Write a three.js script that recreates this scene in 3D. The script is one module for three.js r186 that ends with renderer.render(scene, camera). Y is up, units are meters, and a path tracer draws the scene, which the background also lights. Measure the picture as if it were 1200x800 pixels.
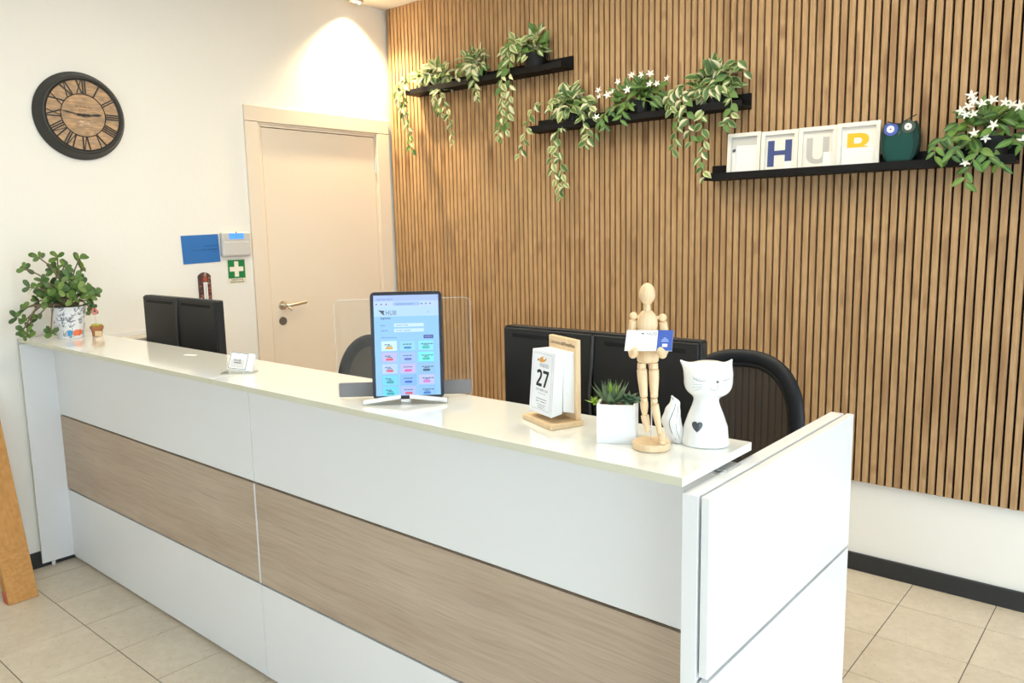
import * as THREE from 'three';
import { RoundedBoxGeometry } from 'three/addons/geometries/RoundedBoxGeometry.js';
import { mergeGeometries } from 'three/addons/utils/BufferGeometryUtils.js';
import { MarchingCubes } from 'three/addons/objects/MarchingCubes.js';
import { RectAreaLightUniformsLib } from 'three/addons/lights/RectAreaLightUniformsLib.js';

// ───────────────────────── camera, sky, lights, exposure ─────────────────────────
const scene = new THREE.Scene();
const camera = new THREE.PerspectiveCamera(46.88, 1.5, 0.05, 60);
camera.position.set(3.905, 1.4982, 3.4328);
camera.rotation.order = 'YXZ';
camera.rotation.set(-0.1424, 0.7082, -0.0197);
const renderer = new THREE.WebGLRenderer({ antialias: true });
renderer.toneMapping = THREE.LinearToneMapping;
renderer.toneMappingExposure = 0.95;
renderer.shadowMap.enabled = true;
RectAreaLightUniformsLib.init();
scene.background = new THREE.Color().setRGB(0.75, 0.89, 1.0);   // bright overcast daylight outside the shop windows
scene.backgroundIntensity = 6.5;
const ROOM = { x1: 6.2, z1: 6.0, h: 2.852, t: 0.15 };
const WARM = new THREE.Color().setRGB(1.0, 0.91, 0.72);
const PANEL_LIGHT = 13.5, SPOT_LIGHT = 13;

// ───────────────────────── helpers ─────────────────────────
let seed = 7;
const rnd = () => { seed = (seed * 1664525 + 1013904223) >>> 0; return seed / 4294967296; };
const rr = (a, b) => a + (b - a) * rnd();
const lin = (r, g, b) => new THREE.Color().setRGB(r, g, b);
const V = (x, y, z) => new THREE.Vector3(x, y, z);
const used = {};
function numbered(n) { if (used[n] === undefined) { used[n] = 0; return n; } used[n]++; return n + '_' + String(used[n]).padStart(3, '0'); }
function add(o, parent) { o.castShadow = true; o.receiveShadow = true; parent.add(o); return o; }
function part(name, geo, mat, parent, x = 0, y = 0, z = 0) { const m = new THREE.Mesh(geo, mat); m.name = name; m.position.set(x, y, z); return add(m, parent); }
function thing(name, label, category, x = 0, y = 0, z = 0, turn = 0, group) {
  const o = new THREE.Group(); o.name = numbered(name); o.position.set(x, y, z); o.rotation.y = turn;
  o.userData = { label, category }; if (group) o.userData.group = group; scene.add(o); return o;
}
function structure(name, label, category) { const o = new THREE.Group(); o.name = name; o.userData = { kind: 'structure', label, category }; scene.add(o); return o; }
function bx(x0, x1, y0, y1, z0, z1, r = 0) {
  const w = x1 - x0, h = y1 - y0, d = z1 - z0;
  const g = r ? new RoundedBoxGeometry(w, h, d, 2, Math.min(r, w / 2.02, h / 2.02, d / 2.02)) : new THREE.BoxGeometry(w, h, d);
  g.translate((x0 + x1) / 2, (y0 + y1) / 2, (z0 + z1) / 2); return g;
}
// box whose uv are metres (u along a chosen horizontal axis, v up)
function metreUV(g, s = 1) {
  const p = g.attributes.position, n = g.attributes.normal, uv = g.attributes.uv;
  for (let i = 0; i < p.count; i++) {
    const ax = Math.abs(n.getX(i)), ay = Math.abs(n.getY(i)), az = Math.abs(n.getZ(i));
    if (ay > ax && ay > az) uv.setXY(i, p.getX(i) * s, p.getZ(i) * s); else if (ax > az) uv.setXY(i, p.getZ(i) * s, p.getY(i) * s); else uv.setXY(i, p.getX(i) * s, p.getY(i) * s);
  }
  return g;
}
const merge = (a) => mergeGeometries(a.map((g) => { const h = g.index ? g.toNonIndexed() : g.clone(); for (const k of Object.keys(h.attributes)) if (!['position', 'normal', 'uv'].includes(k)) h.deleteAttribute(k); return h; }));
const lathe = (pts, n = 32) => new THREE.LatheGeometry(pts.map(([r, y]) => new THREE.Vector2(Math.max(r, 1e-4), y)), n);
const tube = (pts, r, seg = 24, rad = 6, closed = false) => new THREE.TubeGeometry(new THREE.CatmullRomCurve3(pts.map((p) => p.isVector3 ? p : V(...p)), closed), seg, r, rad, closed);
function cyl(a, b, r0, r1 = r0, n = 12) {
  const A = V(...a), B = V(...b), d = B.clone().sub(A), g = new THREE.CylinderGeometry(r1, r0, d.length(), n);
  g.applyQuaternion(new THREE.Quaternion().setFromUnitVectors(V(0, 1, 0), d.normalize())); g.translate(...A.add(B).multiplyScalar(0.5).toArray()); return g;
}
// wood limb: rounded, tapered, between two points
function limb(a, b, r0, r1, belly = 1.12, n = 20) {
  const A = V(...a), B = V(...b), d = B.clone().sub(A), L = d.length(), pts = [];
  for (let i = 0; i <= 14; i++) { const t = i / 14; let r = (r0 + (r1 - r0) * t) * (1 + (belly - 1) * Math.sin(Math.PI * Math.min(1, t * 1.3)));
    const e = Math.min(t, 1 - t) * L; const er = Math.min(r0, r1) * 0.6; if (e < er) r *= Math.sqrt(Math.max(0, 1 - (1 - e / er) ** 2)) * 0.55 + 0.45 * (e > 0 ? 1 : 0); pts.push([i === 0 || i === 14 ? 0 : r, t * L]); }
  const g = lathe(pts, n); g.applyQuaternion(new THREE.Quaternion().setFromUnitVectors(V(0, 1, 0), d.normalize())); g.translate(A.x, A.y, A.z); return g;
}
function shapeGeo(pts, depth, bevel = 0.0) {
  const s = new THREE.Shape(pts.map((p) => new THREE.Vector2(...p)));
  return new THREE.ExtrudeGeometry(s, { depth, bevelEnabled: bevel > 0, bevelSize: bevel, bevelThickness: bevel, bevelSegments: 2, curveSegments: 16 });
}
function roundRect(w, h, r) {
  const s = new THREE.Shape(); s.moveTo(-w / 2 + r, 0); s.lineTo(w / 2 - r, 0); s.quadraticCurveTo(w / 2, 0, w / 2, r); s.lineTo(w / 2, h - r); s.quadraticCurveTo(w / 2, h, w / 2 - r, h);
  s.lineTo(-w / 2 + r, h); s.quadraticCurveTo(-w / 2, h, -w / 2, h - r); s.lineTo(-w / 2, r); s.quadraticCurveTo(-w / 2, 0, -w / 2 + r, 0); return s;
}
// value noise
const hash = (x, y, s) => { let h = (x * 374761393 + y * 668265263 + s * 982451653) | 0; h = Math.imul(h ^ (h >>> 13), 1274126177); return ((h ^ (h >>> 16)) >>> 0) / 4294967296; };
function noise(x, y, s, px = 1e6, py = 1e6) {
  const xi = Math.floor(x), yi = Math.floor(y), fx = x - xi, fy = y - yi, u = fx * fx * (3 - 2 * fx), v = fy * fy * (3 - 2 * fy), m = (a, p) => ((a % p) + p) % p;
  const a = hash(m(xi, px), m(yi, py), s), b = hash(m(xi + 1, px), m(yi, py), s), c = hash(m(xi, px), m(yi + 1, py), s), d = hash(m(xi + 1, px), m(yi + 1, py), s);
  return a + (b - a) * u + (c - a) * v + (a - b - c + d) * u * v;
}
function dataTex(w, h, f, srgb = true, rx = 1, ry = 1) {
  const d = new Uint8Array(w * h * 4);
  for (let j = 0; j < h; j++) for (let i = 0; i < w; i++) { const c = f(i / w, j / h, i, j), k = (j * w + i) * 4; d[k] = c[0]; d[k + 1] = c[1]; d[k + 2] = c[2]; d[k + 3] = 255; }
  const t = new THREE.DataTexture(d, w, h); t.magFilter = THREE.LinearFilter; t.minFilter = THREE.LinearMipmapLinearFilter; t.generateMipmaps = true; t.wrapS = t.wrapT = THREE.RepeatWrapping; t.repeat.set(rx, ry);
  if (srgb) t.colorSpace = THREE.SRGBColorSpace; t.needsUpdate = true; return t;
}
function canvasTex(w, h, draw) {
  const c = document.createElement('canvas'); c.width = w; c.height = h; const g = c.getContext('2d'); draw(g, w, h);
  const t = new THREE.CanvasTexture(c); t.colorSpace = THREE.SRGBColorSpace; t.anisotropy = 8; return t;
}
const std = (o) => new THREE.MeshStandardMaterial(o);
const phys = (o) => new THREE.MeshPhysicalMaterial(o);
const mixc = (a, b, t) => a.map((v, i) => v + (b[i] - v) * t);

// ───────────────────────── materials ─────────────────────────
// oak slats: vertical grain, repeats every 0.5 m across and 2 m along
const slatTex = dataTex(512, 1024, (u, v) => {
  const n1 = noise(u * 90, v * 10, 1, 90, 10), n2 = noise(u * 220, v * 26, 2, 220, 26), n3 = noise(u * 16, v * 9, 3, 16, 9), n4 = noise(u * 40, v * 60, 9, 40, 60);
  let t = 0.45 * n1 + 0.3 * n2 + 0.25 * n4, c = mixc([154, 120, 82], [198, 163, 121], t);
  c = mixc(c, [124, 90, 58], Math.max(0, n3 - 0.58) * 1.5);
  const kx = noise(u * 16, v * 14, 5, 16, 14); if (kx > 0.86) c = mixc(c, [112, 80, 54], (kx - 0.86) * 4);
  return c.map(Math.round);
});
const slatMat = std({ map: slatTex, roughness: 0.62 });
// ash laminate on the desk front: long horizontal grain
const ashTex = dataTex(1024, 1024, (u, v) => {
  const wv = v + 0.012 * noise(u * 5, v * 6, 11, 5, 6), a = noise(u * 6, wv * 180, 12, 6, 400), b = noise(u * 24, wv * 420, 13, 24, 600), c0 = noise(u * 3, wv * 22, 14, 3, 50);
  let c = mixc([166, 144, 124], [200, 182, 160], 0.5 * a + 0.2 * b + 0.4 * c0 - 0.05);
  if (a > 0.7) c = mixc(c, [138, 116, 98], (a - 0.7) * 1.3);
  return c.map(Math.round);
});
const ashMat = std({ map: ashTex, roughness: 0.5 });
const paleWoodTex = dataTex(256, 256, (u, v) => { const a = noise(u * 60, v * 4, 21, 60, 4), b = noise(u * 12, v * 3, 22, 12, 3); return mixc([224, 190, 146], [240, 212, 172], 0.5 * a + 0.5 * b).map(Math.round); });
const paleWood = std({ map: paleWoodTex, roughness: 0.45 });
const tileTex = dataTex(1024, 1024, (u, v) => {
  const a = noise(u * 12, v * 12, 31, 12, 12), b = noise(u * 48, v * 48, 32, 48, 48), c0 = noise(u * 256, v * 256, 33, 256, 256), d = noise(u * 130, v * 130, 34, 130, 130);
  let c = mixc([204, 190, 168], [224, 212, 192], 0.4 * a + 0.4 * b + 0.2 * c0);
  if (d > 0.86) c = mixc(c, [168, 142, 116], (d - 0.86) * 3.2); if (c0 > 0.93) c = mixc(c, [236, 226, 208], 0.4);
  return c.map(Math.round);
});
const tileMat = std({ map: tileTex, roughness: 0.38 });
const groutMat = std({ color: lin(0.12, 0.10, 0.085), roughness: 0.95 });
const plasterBump = dataTex(256, 256, (u, v) => { const a = 255 * (0.6 * noise(u * 60, v * 60, 41, 60, 60) + 0.4 * noise(u * 128, v * 128, 42, 128, 128)); return [a, a, a]; }, false, 1, 1);
const wallMat = std({ color: lin(0.82, 0.80, 0.75), roughness: 0.75, bumpMap: plasterBump, bumpScale: 0.0004 });
const ceilMat = std({ color: lin(0.80, 0.77, 0.73), roughness: 0.9 });
const blackSkirt = std({ color: lin(0.017, 0.019, 0.022), roughness: 0.45 });
const felt = std({ color: lin(0.006, 0.0055, 0.005), roughness: 1 });
const whiteLam = phys({ color: lin(0.80, 0.80, 0.80), roughness: 0.32 });
const counterMat = phys({ color: lin(0.86, 0.87, 0.83), roughness: 0.14, clearcoat: 0.5, clearcoatRoughness: 0.06 });
const creamEdge = std({ color: lin(0.66, 0.64, 0.50), roughness: 0.5 });
const doorMat = std({ color: lin(0.78, 0.68, 0.56), roughness: 0.42 });
const steel = std({ color: lin(0.62, 0.58, 0.52), metalness: 1, roughness: 0.3 });
const darkSteel = std({ color: lin(0.25, 0.24, 0.23), metalness: 1, roughness: 0.4 });
const aluminium = std({ color: lin(0.7, 0.7, 0.7), metalness: 0.9, roughness: 0.35 });
const blackMetal = phys({ color: lin(0.006, 0.006, 0.007), roughness: 0.6, specularIntensity: 0.35 });
const blackPlastic = phys({ color: lin(0.017, 0.0175, 0.019), roughness: 0.45, specularIntensity: 0.6 });
const potBlack = phys({ color: lin(0.008, 0.008, 0.009), roughness: 0.5, specularIntensity: 0.45 });
const soilMat = std({ color: lin(0.05, 0.035, 0.022), roughness: 1 });
const whitePlastic = std({ color: lin(0.80, 0.80, 0.80), roughness: 0.35 });
const paper = std({ color: lin(0.82, 0.82, 0.82), roughness: 0.8 });
const acrylic = phys({ color: lin(0.97, 0.98, 0.98), roughness: 0.02, transmission: 1, thickness: 0, ior: 1.45 });
const ceramicWhite = phys({ color: lin(0.82, 0.82, 0.81), roughness: 0.22, clearcoat: 0.6, clearcoatRoughness: 0.08 });
const inkBlack = std({ color: lin(0.012, 0.012, 0.012), roughness: 0.4 });
const inkGrey = std({ color: lin(0.16, 0.15, 0.15), roughness: 0.5 });

// ───────────────────────── the room ─────────────────────────
{
  const f = structure('floor', 'beige speckled square floor tiles with thin dark joints', 'floor');
  part('screed', bx(-0.15, ROOM.x1 + 0.15, -0.12, -0.0022, -0.15, ROOM.z1 + 0.15), groutMat, f);
  const T = 0.3, g0 = [];
  for (let k = 0; k < 4; k++) {
    const g = new RoundedBoxGeometry(T - 0.0032, 0.012, T - 0.0032, 1, 0.0012); g.translate(0, -0.006, 0);
    const p = g.attributes.position, uv = g.attributes.uv; for (let i = 0; i < p.count; i++) uv.setXY(i, p.getX(i) * 1.1 + k * 0.37, p.getZ(i) * 1.1 + k * 0.23); g0.push(g);
  }
  const far = [];
  for (let i = -1; i < 21; i++) for (let j = -1; j < 20; j++) {
    const x0 = Math.max(0, 0.1443 + i * T), x1 = Math.min(ROOM.x1, 0.1443 + (i + 1) * T), z0 = Math.max(0, 0.237 + j * T), z1 = Math.min(ROOM.z1, 0.237 + (j + 1) * T);
    if (x1 - x0 < 0.01 || z1 - z0 < 0.01) continue;
    const whole = x1 - x0 > T - 1e-4 && z1 - z0 > T - 1e-4, near = i < 15 && j < 14, k = (i * 7 + j * 13 + 40) % 4;
    if (whole && near) { const m = part('tile', g0[k], tileMat, f, (x0 + x1) / 2, 0, (z0 + z1) / 2); m.rotation.y = 0; }
    else { const g = metreUV(bx(x0 + 0.0016, x1 - 0.0016, -0.012, 0, z0 + 0.0016, z1 - 0.0016), 1.1); if (near) part('tile', g, tileMat, f); else far.push(g); }
  }
  const o = part('tile_field', merge(far), tileMat, f); o.userData.kind = 'stuff';
}
{ // left wall with a doorway
  const w = structure('wall_left', 'warm white plastered wall carrying the clock', 'wall');
  const s = new THREE.Shape(); s.moveTo(-0.15, 0); s.lineTo(ROOM.z1 + 0.15, 0); s.lineTo(ROOM.z1 + 0.15, ROOM.h); s.lineTo(-0.15, ROOM.h);
  const hole = new THREE.Path(); hole.moveTo(0.118, -0.01); hole.lineTo(0.118, 2.112); hole.lineTo(0.985, 2.112); hole.lineTo(0.985, -0.01); s.holes.push(hole);
  const sh = new THREE.Shape([[-0.15, 0], [0.118, 0], [0.118, 2.112], [0.985, 2.112], [0.985, 0], [ROOM.z1 + 0.15, 0], [ROOM.z1 + 0.15, ROOM.h], [-0.15, ROOM.h]].map((p) => new THREE.Vector2(...p)));
  const g = new THREE.ExtrudeGeometry(sh, { depth: 0.15, bevelEnabled: false }); g.rotateY(-Math.PI / 2);   // shape x → world z, extrude → -x
  part('plaster', g, wallMat, w);
  part('backing', bx(-0.3, -0.15, 0, 2.3, 0, 1.2), wallMat, w);
  const b = structure('baseboard_left', 'black skirting board along the white clock wall', 'baseboard');
  part('skirting', bx(0, 0.012, 0, 0.075, 1.062, ROOM.z1, 0.002), blackSkirt, b);
}
{ // door
  const d = structure('door_1', 'plain cream interior door in a flat cream casing', 'door');
  const c = (n, ...a) => part(n, bx(...a), doorMat, d);
  c('casing', 0, 0.014, 0, 2.098, 0.972, 1.052, 0.003); c('casing', 0, 0.014, 0, 2.098, 0.046, 0.142, 0.003); c('casing', 0, 0.0145, 2.1, 2.183, 0.046, 1.052, 0.003);
  c('jamb', -0.15, 0.0, 0, 2.1, 0.962, 0.9845); c('jamb', -0.15, 0.0, 0, 2.1, 0.1185, 0.14); c('jamb', -0.15, 0.0, 2.09, 2.1115, 0.119, 0.984);
  c('door_stop', -0.05, -0.006, 0, 2.089, 0.947, 0.9615); c('door_stop', -0.05, -0.006, 0, 2.089, 0.1405, 0.148); c('door_stop', -0.05, -0.006, 2.078, 2.0895, 0.149, 0.946);
  const leaf = part('door_leaf', bx(-0.052, -0.008, 0.006, 2.074, 0.151, 0.944, 0.002), doorMat, d);
  part('handle', merge([cyl([-0.008, 1.09, 0.875], [0.002, 1.09, 0.875], 0.026, 0.025, 24), cyl([0, 1.09, 0.875], [0.048, 1.09, 0.875], 0.0105, 0.0105, 16), tube([[0.046, 1.09, 0.88], [0.05, 1.09, 0.86], [0.05, 1.094, 0.81], [0.048, 1.1, 0.752]], 0.0085, 20, 10)]), steel, leaf).userData.label = 'brushed steel lever handle';
  part('key', merge([cyl([0.03, 1.078, 0.862], [0.05, 1.062, 0.85], 0.006)]), steel, leaf);
  const esc = part('escutcheon', cyl([-0.008, 1.0, 0.878], [0.0, 1.0, 0.878], 0.0245, 0.023, 24), darkSteel, leaf); esc.userData.label = 'round dark keyhole plate';
  part('hinge', cyl([-0.002, 1.86, 0.148], [-0.002, 1.95, 0.148], 0.007), aluminium, d); part('hinge', cyl([-0.002, 0.25, 0.148], [-0.002, 0.34, 0.148], 0.007), aluminium, d);
}
const GAP0 = 0.0177, PITCH = 0.0316, SLAT_Z = 0.03;
{ // slatted back wall
  const w = structure('wall_back', 'white wall clad with vertical oak slats on black felt', 'wall');
  part('plaster', bx(-0.15, ROOM.x1 + 0.15, 0, ROOM.h, -0.15, 0), wallMat, w);
  part('felt_backing', bx(0.001, 4.42, 0.4, ROOM.h - 0.001, 0.0005, 0.010), felt, w);
  const gs = []; const wd = PITCH - 0.0084, h = ROOM.h - 0.405 - 0.002;
  for (let k = 0; k < 16; k++) {
    const g = new RoundedBoxGeometry(wd, h, SLAT_Z - 0.0103, 1, 0.0008); const p = g.attributes.position, n = g.attributes.normal, uv = g.attributes.uv, ou = k * 0.137, ov = k * 0.273;
    for (let i = 0; i < p.count; i++) { const side = Math.abs(n.getX(i)) > 0.7 ? p.getZ(i) : p.getX(i); uv.setXY(i, side * 2 + ou, p.getY(i) * 0.5 + ov); } gs.push(g);
  }
  for (let k = -1; GAP0 + (k + 0.5) * PITCH < 4.42; k++) {
    const x = GAP0 + (k + 0.5) * PITCH; if (x - wd / 2 < 0.0) continue;
    part('slat', gs[(k * 5 + ((k * k) % 7) + 32) % 16], slatMat, w, x, 0.405 + h / 2, (SLAT_Z + 0.0103) / 2);
  }
  const b = structure('baseboard_back', 'tall black skirting board below the slatted wall', 'baseboard');
  part('skirting', bx(0.013, ROOM.x1, 0, 0.078, 0, 0.014, 0.003), blackSkirt, b);
}
{ // ceiling, and the two glazed sides behind and right of the photographer
  const c = structure('ceiling', 'flat white ceiling', 'ceiling'); part('slab', bx(-0.15, ROOM.x1 + 0.15, ROOM.h, ROOM.h + 0.15, -0.15, ROOM.z1 + 0.15), ceilMat, c);
  const glaze = (n, wn, alongX, a0, a1, holes, plane) => {
    const w = structure(wn, alongX ? 'plastered street wall around the shop window' : 'plastered side wall around the tall shop window', 'wall'); const geo = (u0, u1, y0, y1, d0, d1) => alongX ? bx(u0, u1, y0, y1, plane + d0, plane + d1) : bx(plane + d0, plane + d1, y0, y1, u0, u1);
    const [h0, h1, y0, y1] = holes;
    part('plaster', merge([geo(a0, h0, 0, ROOM.h, 0, 0.15), geo(h1, a1, 0, ROOM.h, 0, 0.15), geo(h0, h1, 0, y0, 0, 0.15), geo(h0, h1, y1, ROOM.h, 0, 0.15)]), wallMat, w);
    const win = structure(n, alongX ? 'wide shop window facing the street' : 'tall shop window beside the waiting area', 'window'); const fr = [], N = 4;
    for (let i = 0; i <= N; i++) { const u = h0 + (h1 - h0) * i / N, q = i === 0 ? 0.05 : i === N ? -0.05 : 0; fr.push(geo(Math.min(u - 0.025, u + q), Math.max(u + 0.025, u + q), y0, y1, 0.05, 0.1)); }
    fr.push(geo(h0, h1, y0, y0 + 0.05, 0.05, 0.1), geo(h0, h1, y1 - 0.05, y1, 0.05, 0.1)); part('window_frame', merge(fr), aluminium, win);
    for (let i = 0; i < N; i++) part('pane', geo(h0 + (h1 - h0) * i / N + 0.03, h0 + (h1 - h0) * (i + 1) / N - 0.03, y0 + 0.05, y1 - 0.05, 0.074, 0.076), acrylic, win);
  };
  glaze('window_1', 'wall_right', false, -0.15, ROOM.z1 + 0.15, [0.7, 5.6, 0.12, 2.6], ROOM.x1);
  glaze('window_2', 'wall_front', true, -0.0, ROOM.x1, [3.0, 4.9, 0.12, 2.6], ROOM.z1);
  const p = structure('pavement', 'grey street pavement outside the windows', 'pavement'); part('paving', bx(-6, 18, -0.3, -0.13, -6, 18), std({ color: lin(0.35, 0.34, 0.33), roughness: 0.95 }), p);
}
// ───────────────────────── ceiling lamps ─────────────────────────
function ceilingPanel(x, z, label) {
  const t = thing('ceiling_panel_lamp', label, 'lamp', x, ROOM.h, z, 0, 'square ceiling panel lamps');
  part('housing', bx(-0.3, 0.3, -0.03, -0.0005, -0.3, 0.3, 0.004), whitePlastic, t);
  part('diffuser', bx(-0.28, 0.28, -0.033, -0.0302, -0.28, 0.28), std({ color: lin(0.9, 0.9, 0.9), emissive: WARM, emissiveIntensity: 1.4, roughness: 0.6 }), t);
  const l = new THREE.RectAreaLight(WARM, PANEL_LIGHT, 0.56, 0.56); l.position.set(0, -0.036, 0); l.rotation.x = -Math.PI / 2; t.add(l);
}
for (const [x, z, l] of [[1.5, 1.05, 'square panel lamp between the door and the slatted wall'], [2.8, 1.05, 'square panel lamp above the office chair at the desk end'], [1.5, 2.15, 'square panel lamp above the clock end of the counter'], [2.8, 2.15, 'square panel lamp above the calendar and the figurines']]) ceilingPanel(x, z, l);
{ // downlight close to the corner above the door
  const t = thing('ceiling_spotlight', 'small round ceiling spotlight above the door by the slatted wall', 'lamp', 0.10, ROOM.h, 0.33);
  part('ring', lathe([[0.036, -0.004], [0.044, -0.004], [0.046, 0], [0.046, -0.03], [0.036, -0.034], [0.034, -0.012], [0.0, -0.012]]), aluminium, t);
  part('bulb', lathe([[0, -0.026], [0.02, -0.026], [0.03, -0.02], [0.03, -0.0125]], 20), std({ color: lin(1, 1, 1), emissive: WARM, emissiveIntensity: 6 }), t);
  const s = new THREE.SpotLight(lin(1.0, 0.76, 0.44), SPOT_LIGHT, 0, 1.0, 0.75, 2); s.position.set(0, -0.05, 0); s.target.position.set(0.02, -2, 0.0); s.castShadow = true; s.shadow.radius = 1.2; t.add(s, s.target);
}
// ───────────────────────── reception desk ─────────────────────────
const ZF = 2.2353, ZP = 2.0996, XE = 3.2646, HT = 1.0617, HP = 1.0348, XJ = 1.64;
{
  const t = thing('reception_desk', 'long white reception desk with a wood band across its front', 'desk');
  const P = (n, m, a, r = 0.0012) => part(n, metreUV(bx(...a, r)), m, t);
  P('carcass', std({ color: lin(0.10, 0.085, 0.07), roughness: 0.8 }), [0.026, XE - 0.001, 0.02, HP - 0.004, ZP - 0.036, ZP - 0.0185]);
  const rows = [[0.012, 0.339], [0.3465, 0.690], [0.6975, HP - 0.002]];
  rows.forEach(([y0, y1], i) => { for (const [x0, x1] of [[0.024, XJ - 0.0044], [XJ + 0.0044, XE - 0.002]]) {
    const m = P(i === 1 ? 'wood_panel' : 'white_panel', i === 1 ? ashMat : whiteLam, [x0, x1, y0, y1, ZP - 0.018, ZP]); if (i === 1) m.userData.label = 'grey-brown ash grain panel';
  } P('joint_strip', whitePlastic, [XJ - 0.0026, XJ + 0.0026, y0, y1, ZP - 0.017, ZP + 0.0015], 0.0006); });
  P('side_panel', whiteLam, [0.0145, 0.0235, 0.02, HP, 1.95, ZF]); P('side_edge', creamEdge, [0.0135, 0.0235, 0.02, HP, ZF, ZF + 0.001], 0.0003);
  P('side_rail', creamEdge, [0.0128, 0.0142, 0.08, HP - 0.01, 1.955, ZF - 0.002], 0.0004);
  P('end_panel', whiteLam, [XE, 3.2955, 0.0, HP, 1.4774, ZF]);
  P('end_cover', whiteLam, [3.3005, 3.3165, 0.700, HP - 0.001, 1.468, ZF - 0.002]); P('end_cover', whiteLam, [3.3005, 3.3165, 0.045, 0.6915, 1.468, ZF - 0.002]);
  P('cover_rail', std({ color: lin(0.30, 0.29, 0.28), roughness: 0.6 }), [3.2955, 3.3005, 0.06, HP - 0.03, 1.50, ZF - 0.03], 0.0005);
  for (const [z0, z1] of [[2.02, 2.085]]) { P('bracket', aluminium, [XE - 0.05, XE + 0.012, HP + 0.0002, HP + 0.0028, z0, z1], 0.0005); P('bracket', aluminium, [XE - 0.05, XE - 0.02, HP + 0.0028, HT - 0.0175, z0, z1], 0.0005); }
  for (const x of [0.4, 1.2, 2.0, 2.8]) P('bracket', aluminium, [x, x + 0.04, HP - 0.002, HT - 0.0175, ZP - 0.018, ZP - 0.002], 0.0004);
  for (const [x, z] of [[0.019, 2.19], [0.019, 2.0], [3.308, 1.52], [3.308, 2.18]]) part('foot', cyl([x, 0, z], [x, x > 3 ? 0.0449 : 0.0199, z], 0.008, 0.008, 14), whitePlastic, t);
}
{
  const t = thing('counter_top', 'glossy white counter top running along the reception desk', 'counter');
  for (const [a, b] of [[0.004, 1.6575], [1.6595, XE]]) {
    part('top_board', bx(a, b, HT - 0.017, HT, 1.9464, ZF - 0.0012, 0.0008), counterMat, t);
    part('edge_band', bx(a, b, HT - 0.0168, HT - 0.0004, ZF - 0.0012, ZF, 0.0003), creamEdge, t).userData.label = 'cream edge band';
  }
}
{ // working surface behind the counter, carrying the monitors
  const t = thing('work_desk', 'lower white working desk behind the counter carrying the monitors', 'desk');
  part('worktop', bx(0.17, XE - 0.004, 0.715, 0.74, 1.60, ZP - 0.04, 0.002), whiteLam, t);
  for (const x of [0.2, 1.64, 3.2]) part('leg_panel', bx(x, x + 0.025, 0, 0.7149, 1.64, ZP - 0.06, 0.001), whiteLam, t);
  const c = thing('narrow_cabinet', 'narrow white cabinet along the clock wall behind the counter', 'cabinet', 0.001, 0, 0);
  part('body', bx(0, 0.15, 0.0, 1.0, 1.47, 1.93, 0.001), whiteLam, c); part('top', bx(0, 0.155, 1.0003, 1.018, 1.466, 1.935, 0.001), std({ color: lin(0.60, 0.57, 0.50), roughness: 0.4 }), c);
  part('upstand', bx(0, 0.012, 1.0183, 1.037, 1.466, 1.935, 0.001), whiteLam, c);
}
// ───────────────────────── monitors ─────────────────────────
function monitor(x0, x1, z, top, label) {
  const w = x1 - x0, h = 0.37, t = thing('computer_monitor', label, 'monitor', (x0 + x1) / 2, 0.7402, z);
  const T = top - 0.7402, s = roundRect(w, h, 0.008); const g = new THREE.ExtrudeGeometry(s, { depth: 0.03, bevelEnabled: true, bevelSize: 0.0015, bevelThickness: 0.002, bevelSegments: 2 }); g.translate(0, T - h, -0.034);
  part('housing', g, blackPlastic, t);
  // two-piece back cover with a seam between the halves
  for (const sgn of [-1, 1]) { const q = w / 2 - 0.002; part('back_cover', bx(sgn > 0 ? 0.003 : -q, sgn > 0 ? q : -0.003, T - h + 0.01, T - 0.004, -0.003, 0.006, 0.003), blackPlastic, t);
    part('vent', bx(sgn > 0 ? 0.04 : -w / 2 + 0.035, sgn > 0 ? w / 2 - 0.035 : -0.04, T - 0.030, T - 0.019, 0.0055, 0.0066, 0.0005), std({ color: lin(0.002, 0.002, 0.002), roughness: 0.9 }), t); }
  part('cable', tube([[0.004, T - 0.006, 0.006], [0.003, T - 0.08, 0.011], [-0.004, T - 0.16, 0.012], [0.0, T - 0.26, 0.012], [0, T - 0.42, 0.02], [0, 0.02, 0.03], [0.02, 0.006, 0.05]], 0.0042, 40, 8), std({ color: lin(0.04, 0.04, 0.042), roughness: 0.45 }), t);
  part('screen', bx(-w / 2 + 0.01, w / 2 - 0.01, T - h + 0.02, T - 0.01, -0.0375, -0.0361), std({ color: lin(0.02, 0.02, 0.025), roughness: 0.2 }), t);
  part('stand_neck', bx(-0.03, 0.03, 0.012, T - h + 0.12, -0.03, -0.0, 0.004), blackPlastic, t); part('stand_foot', bx(-0.12, 0.12, 0, 0.0118, -0.11, 0.06, 0.004), blackPlastic, t);
  return t;
}
monitor(0.185, 0.832, 1.745, 1.2215, 'black computer monitor seen from behind, in front of the wall thermometer');
monitor(2.415, 3.035, 1.725, 1.2205, 'black computer monitor seen from behind, next to the tear-off calendar');
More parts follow.
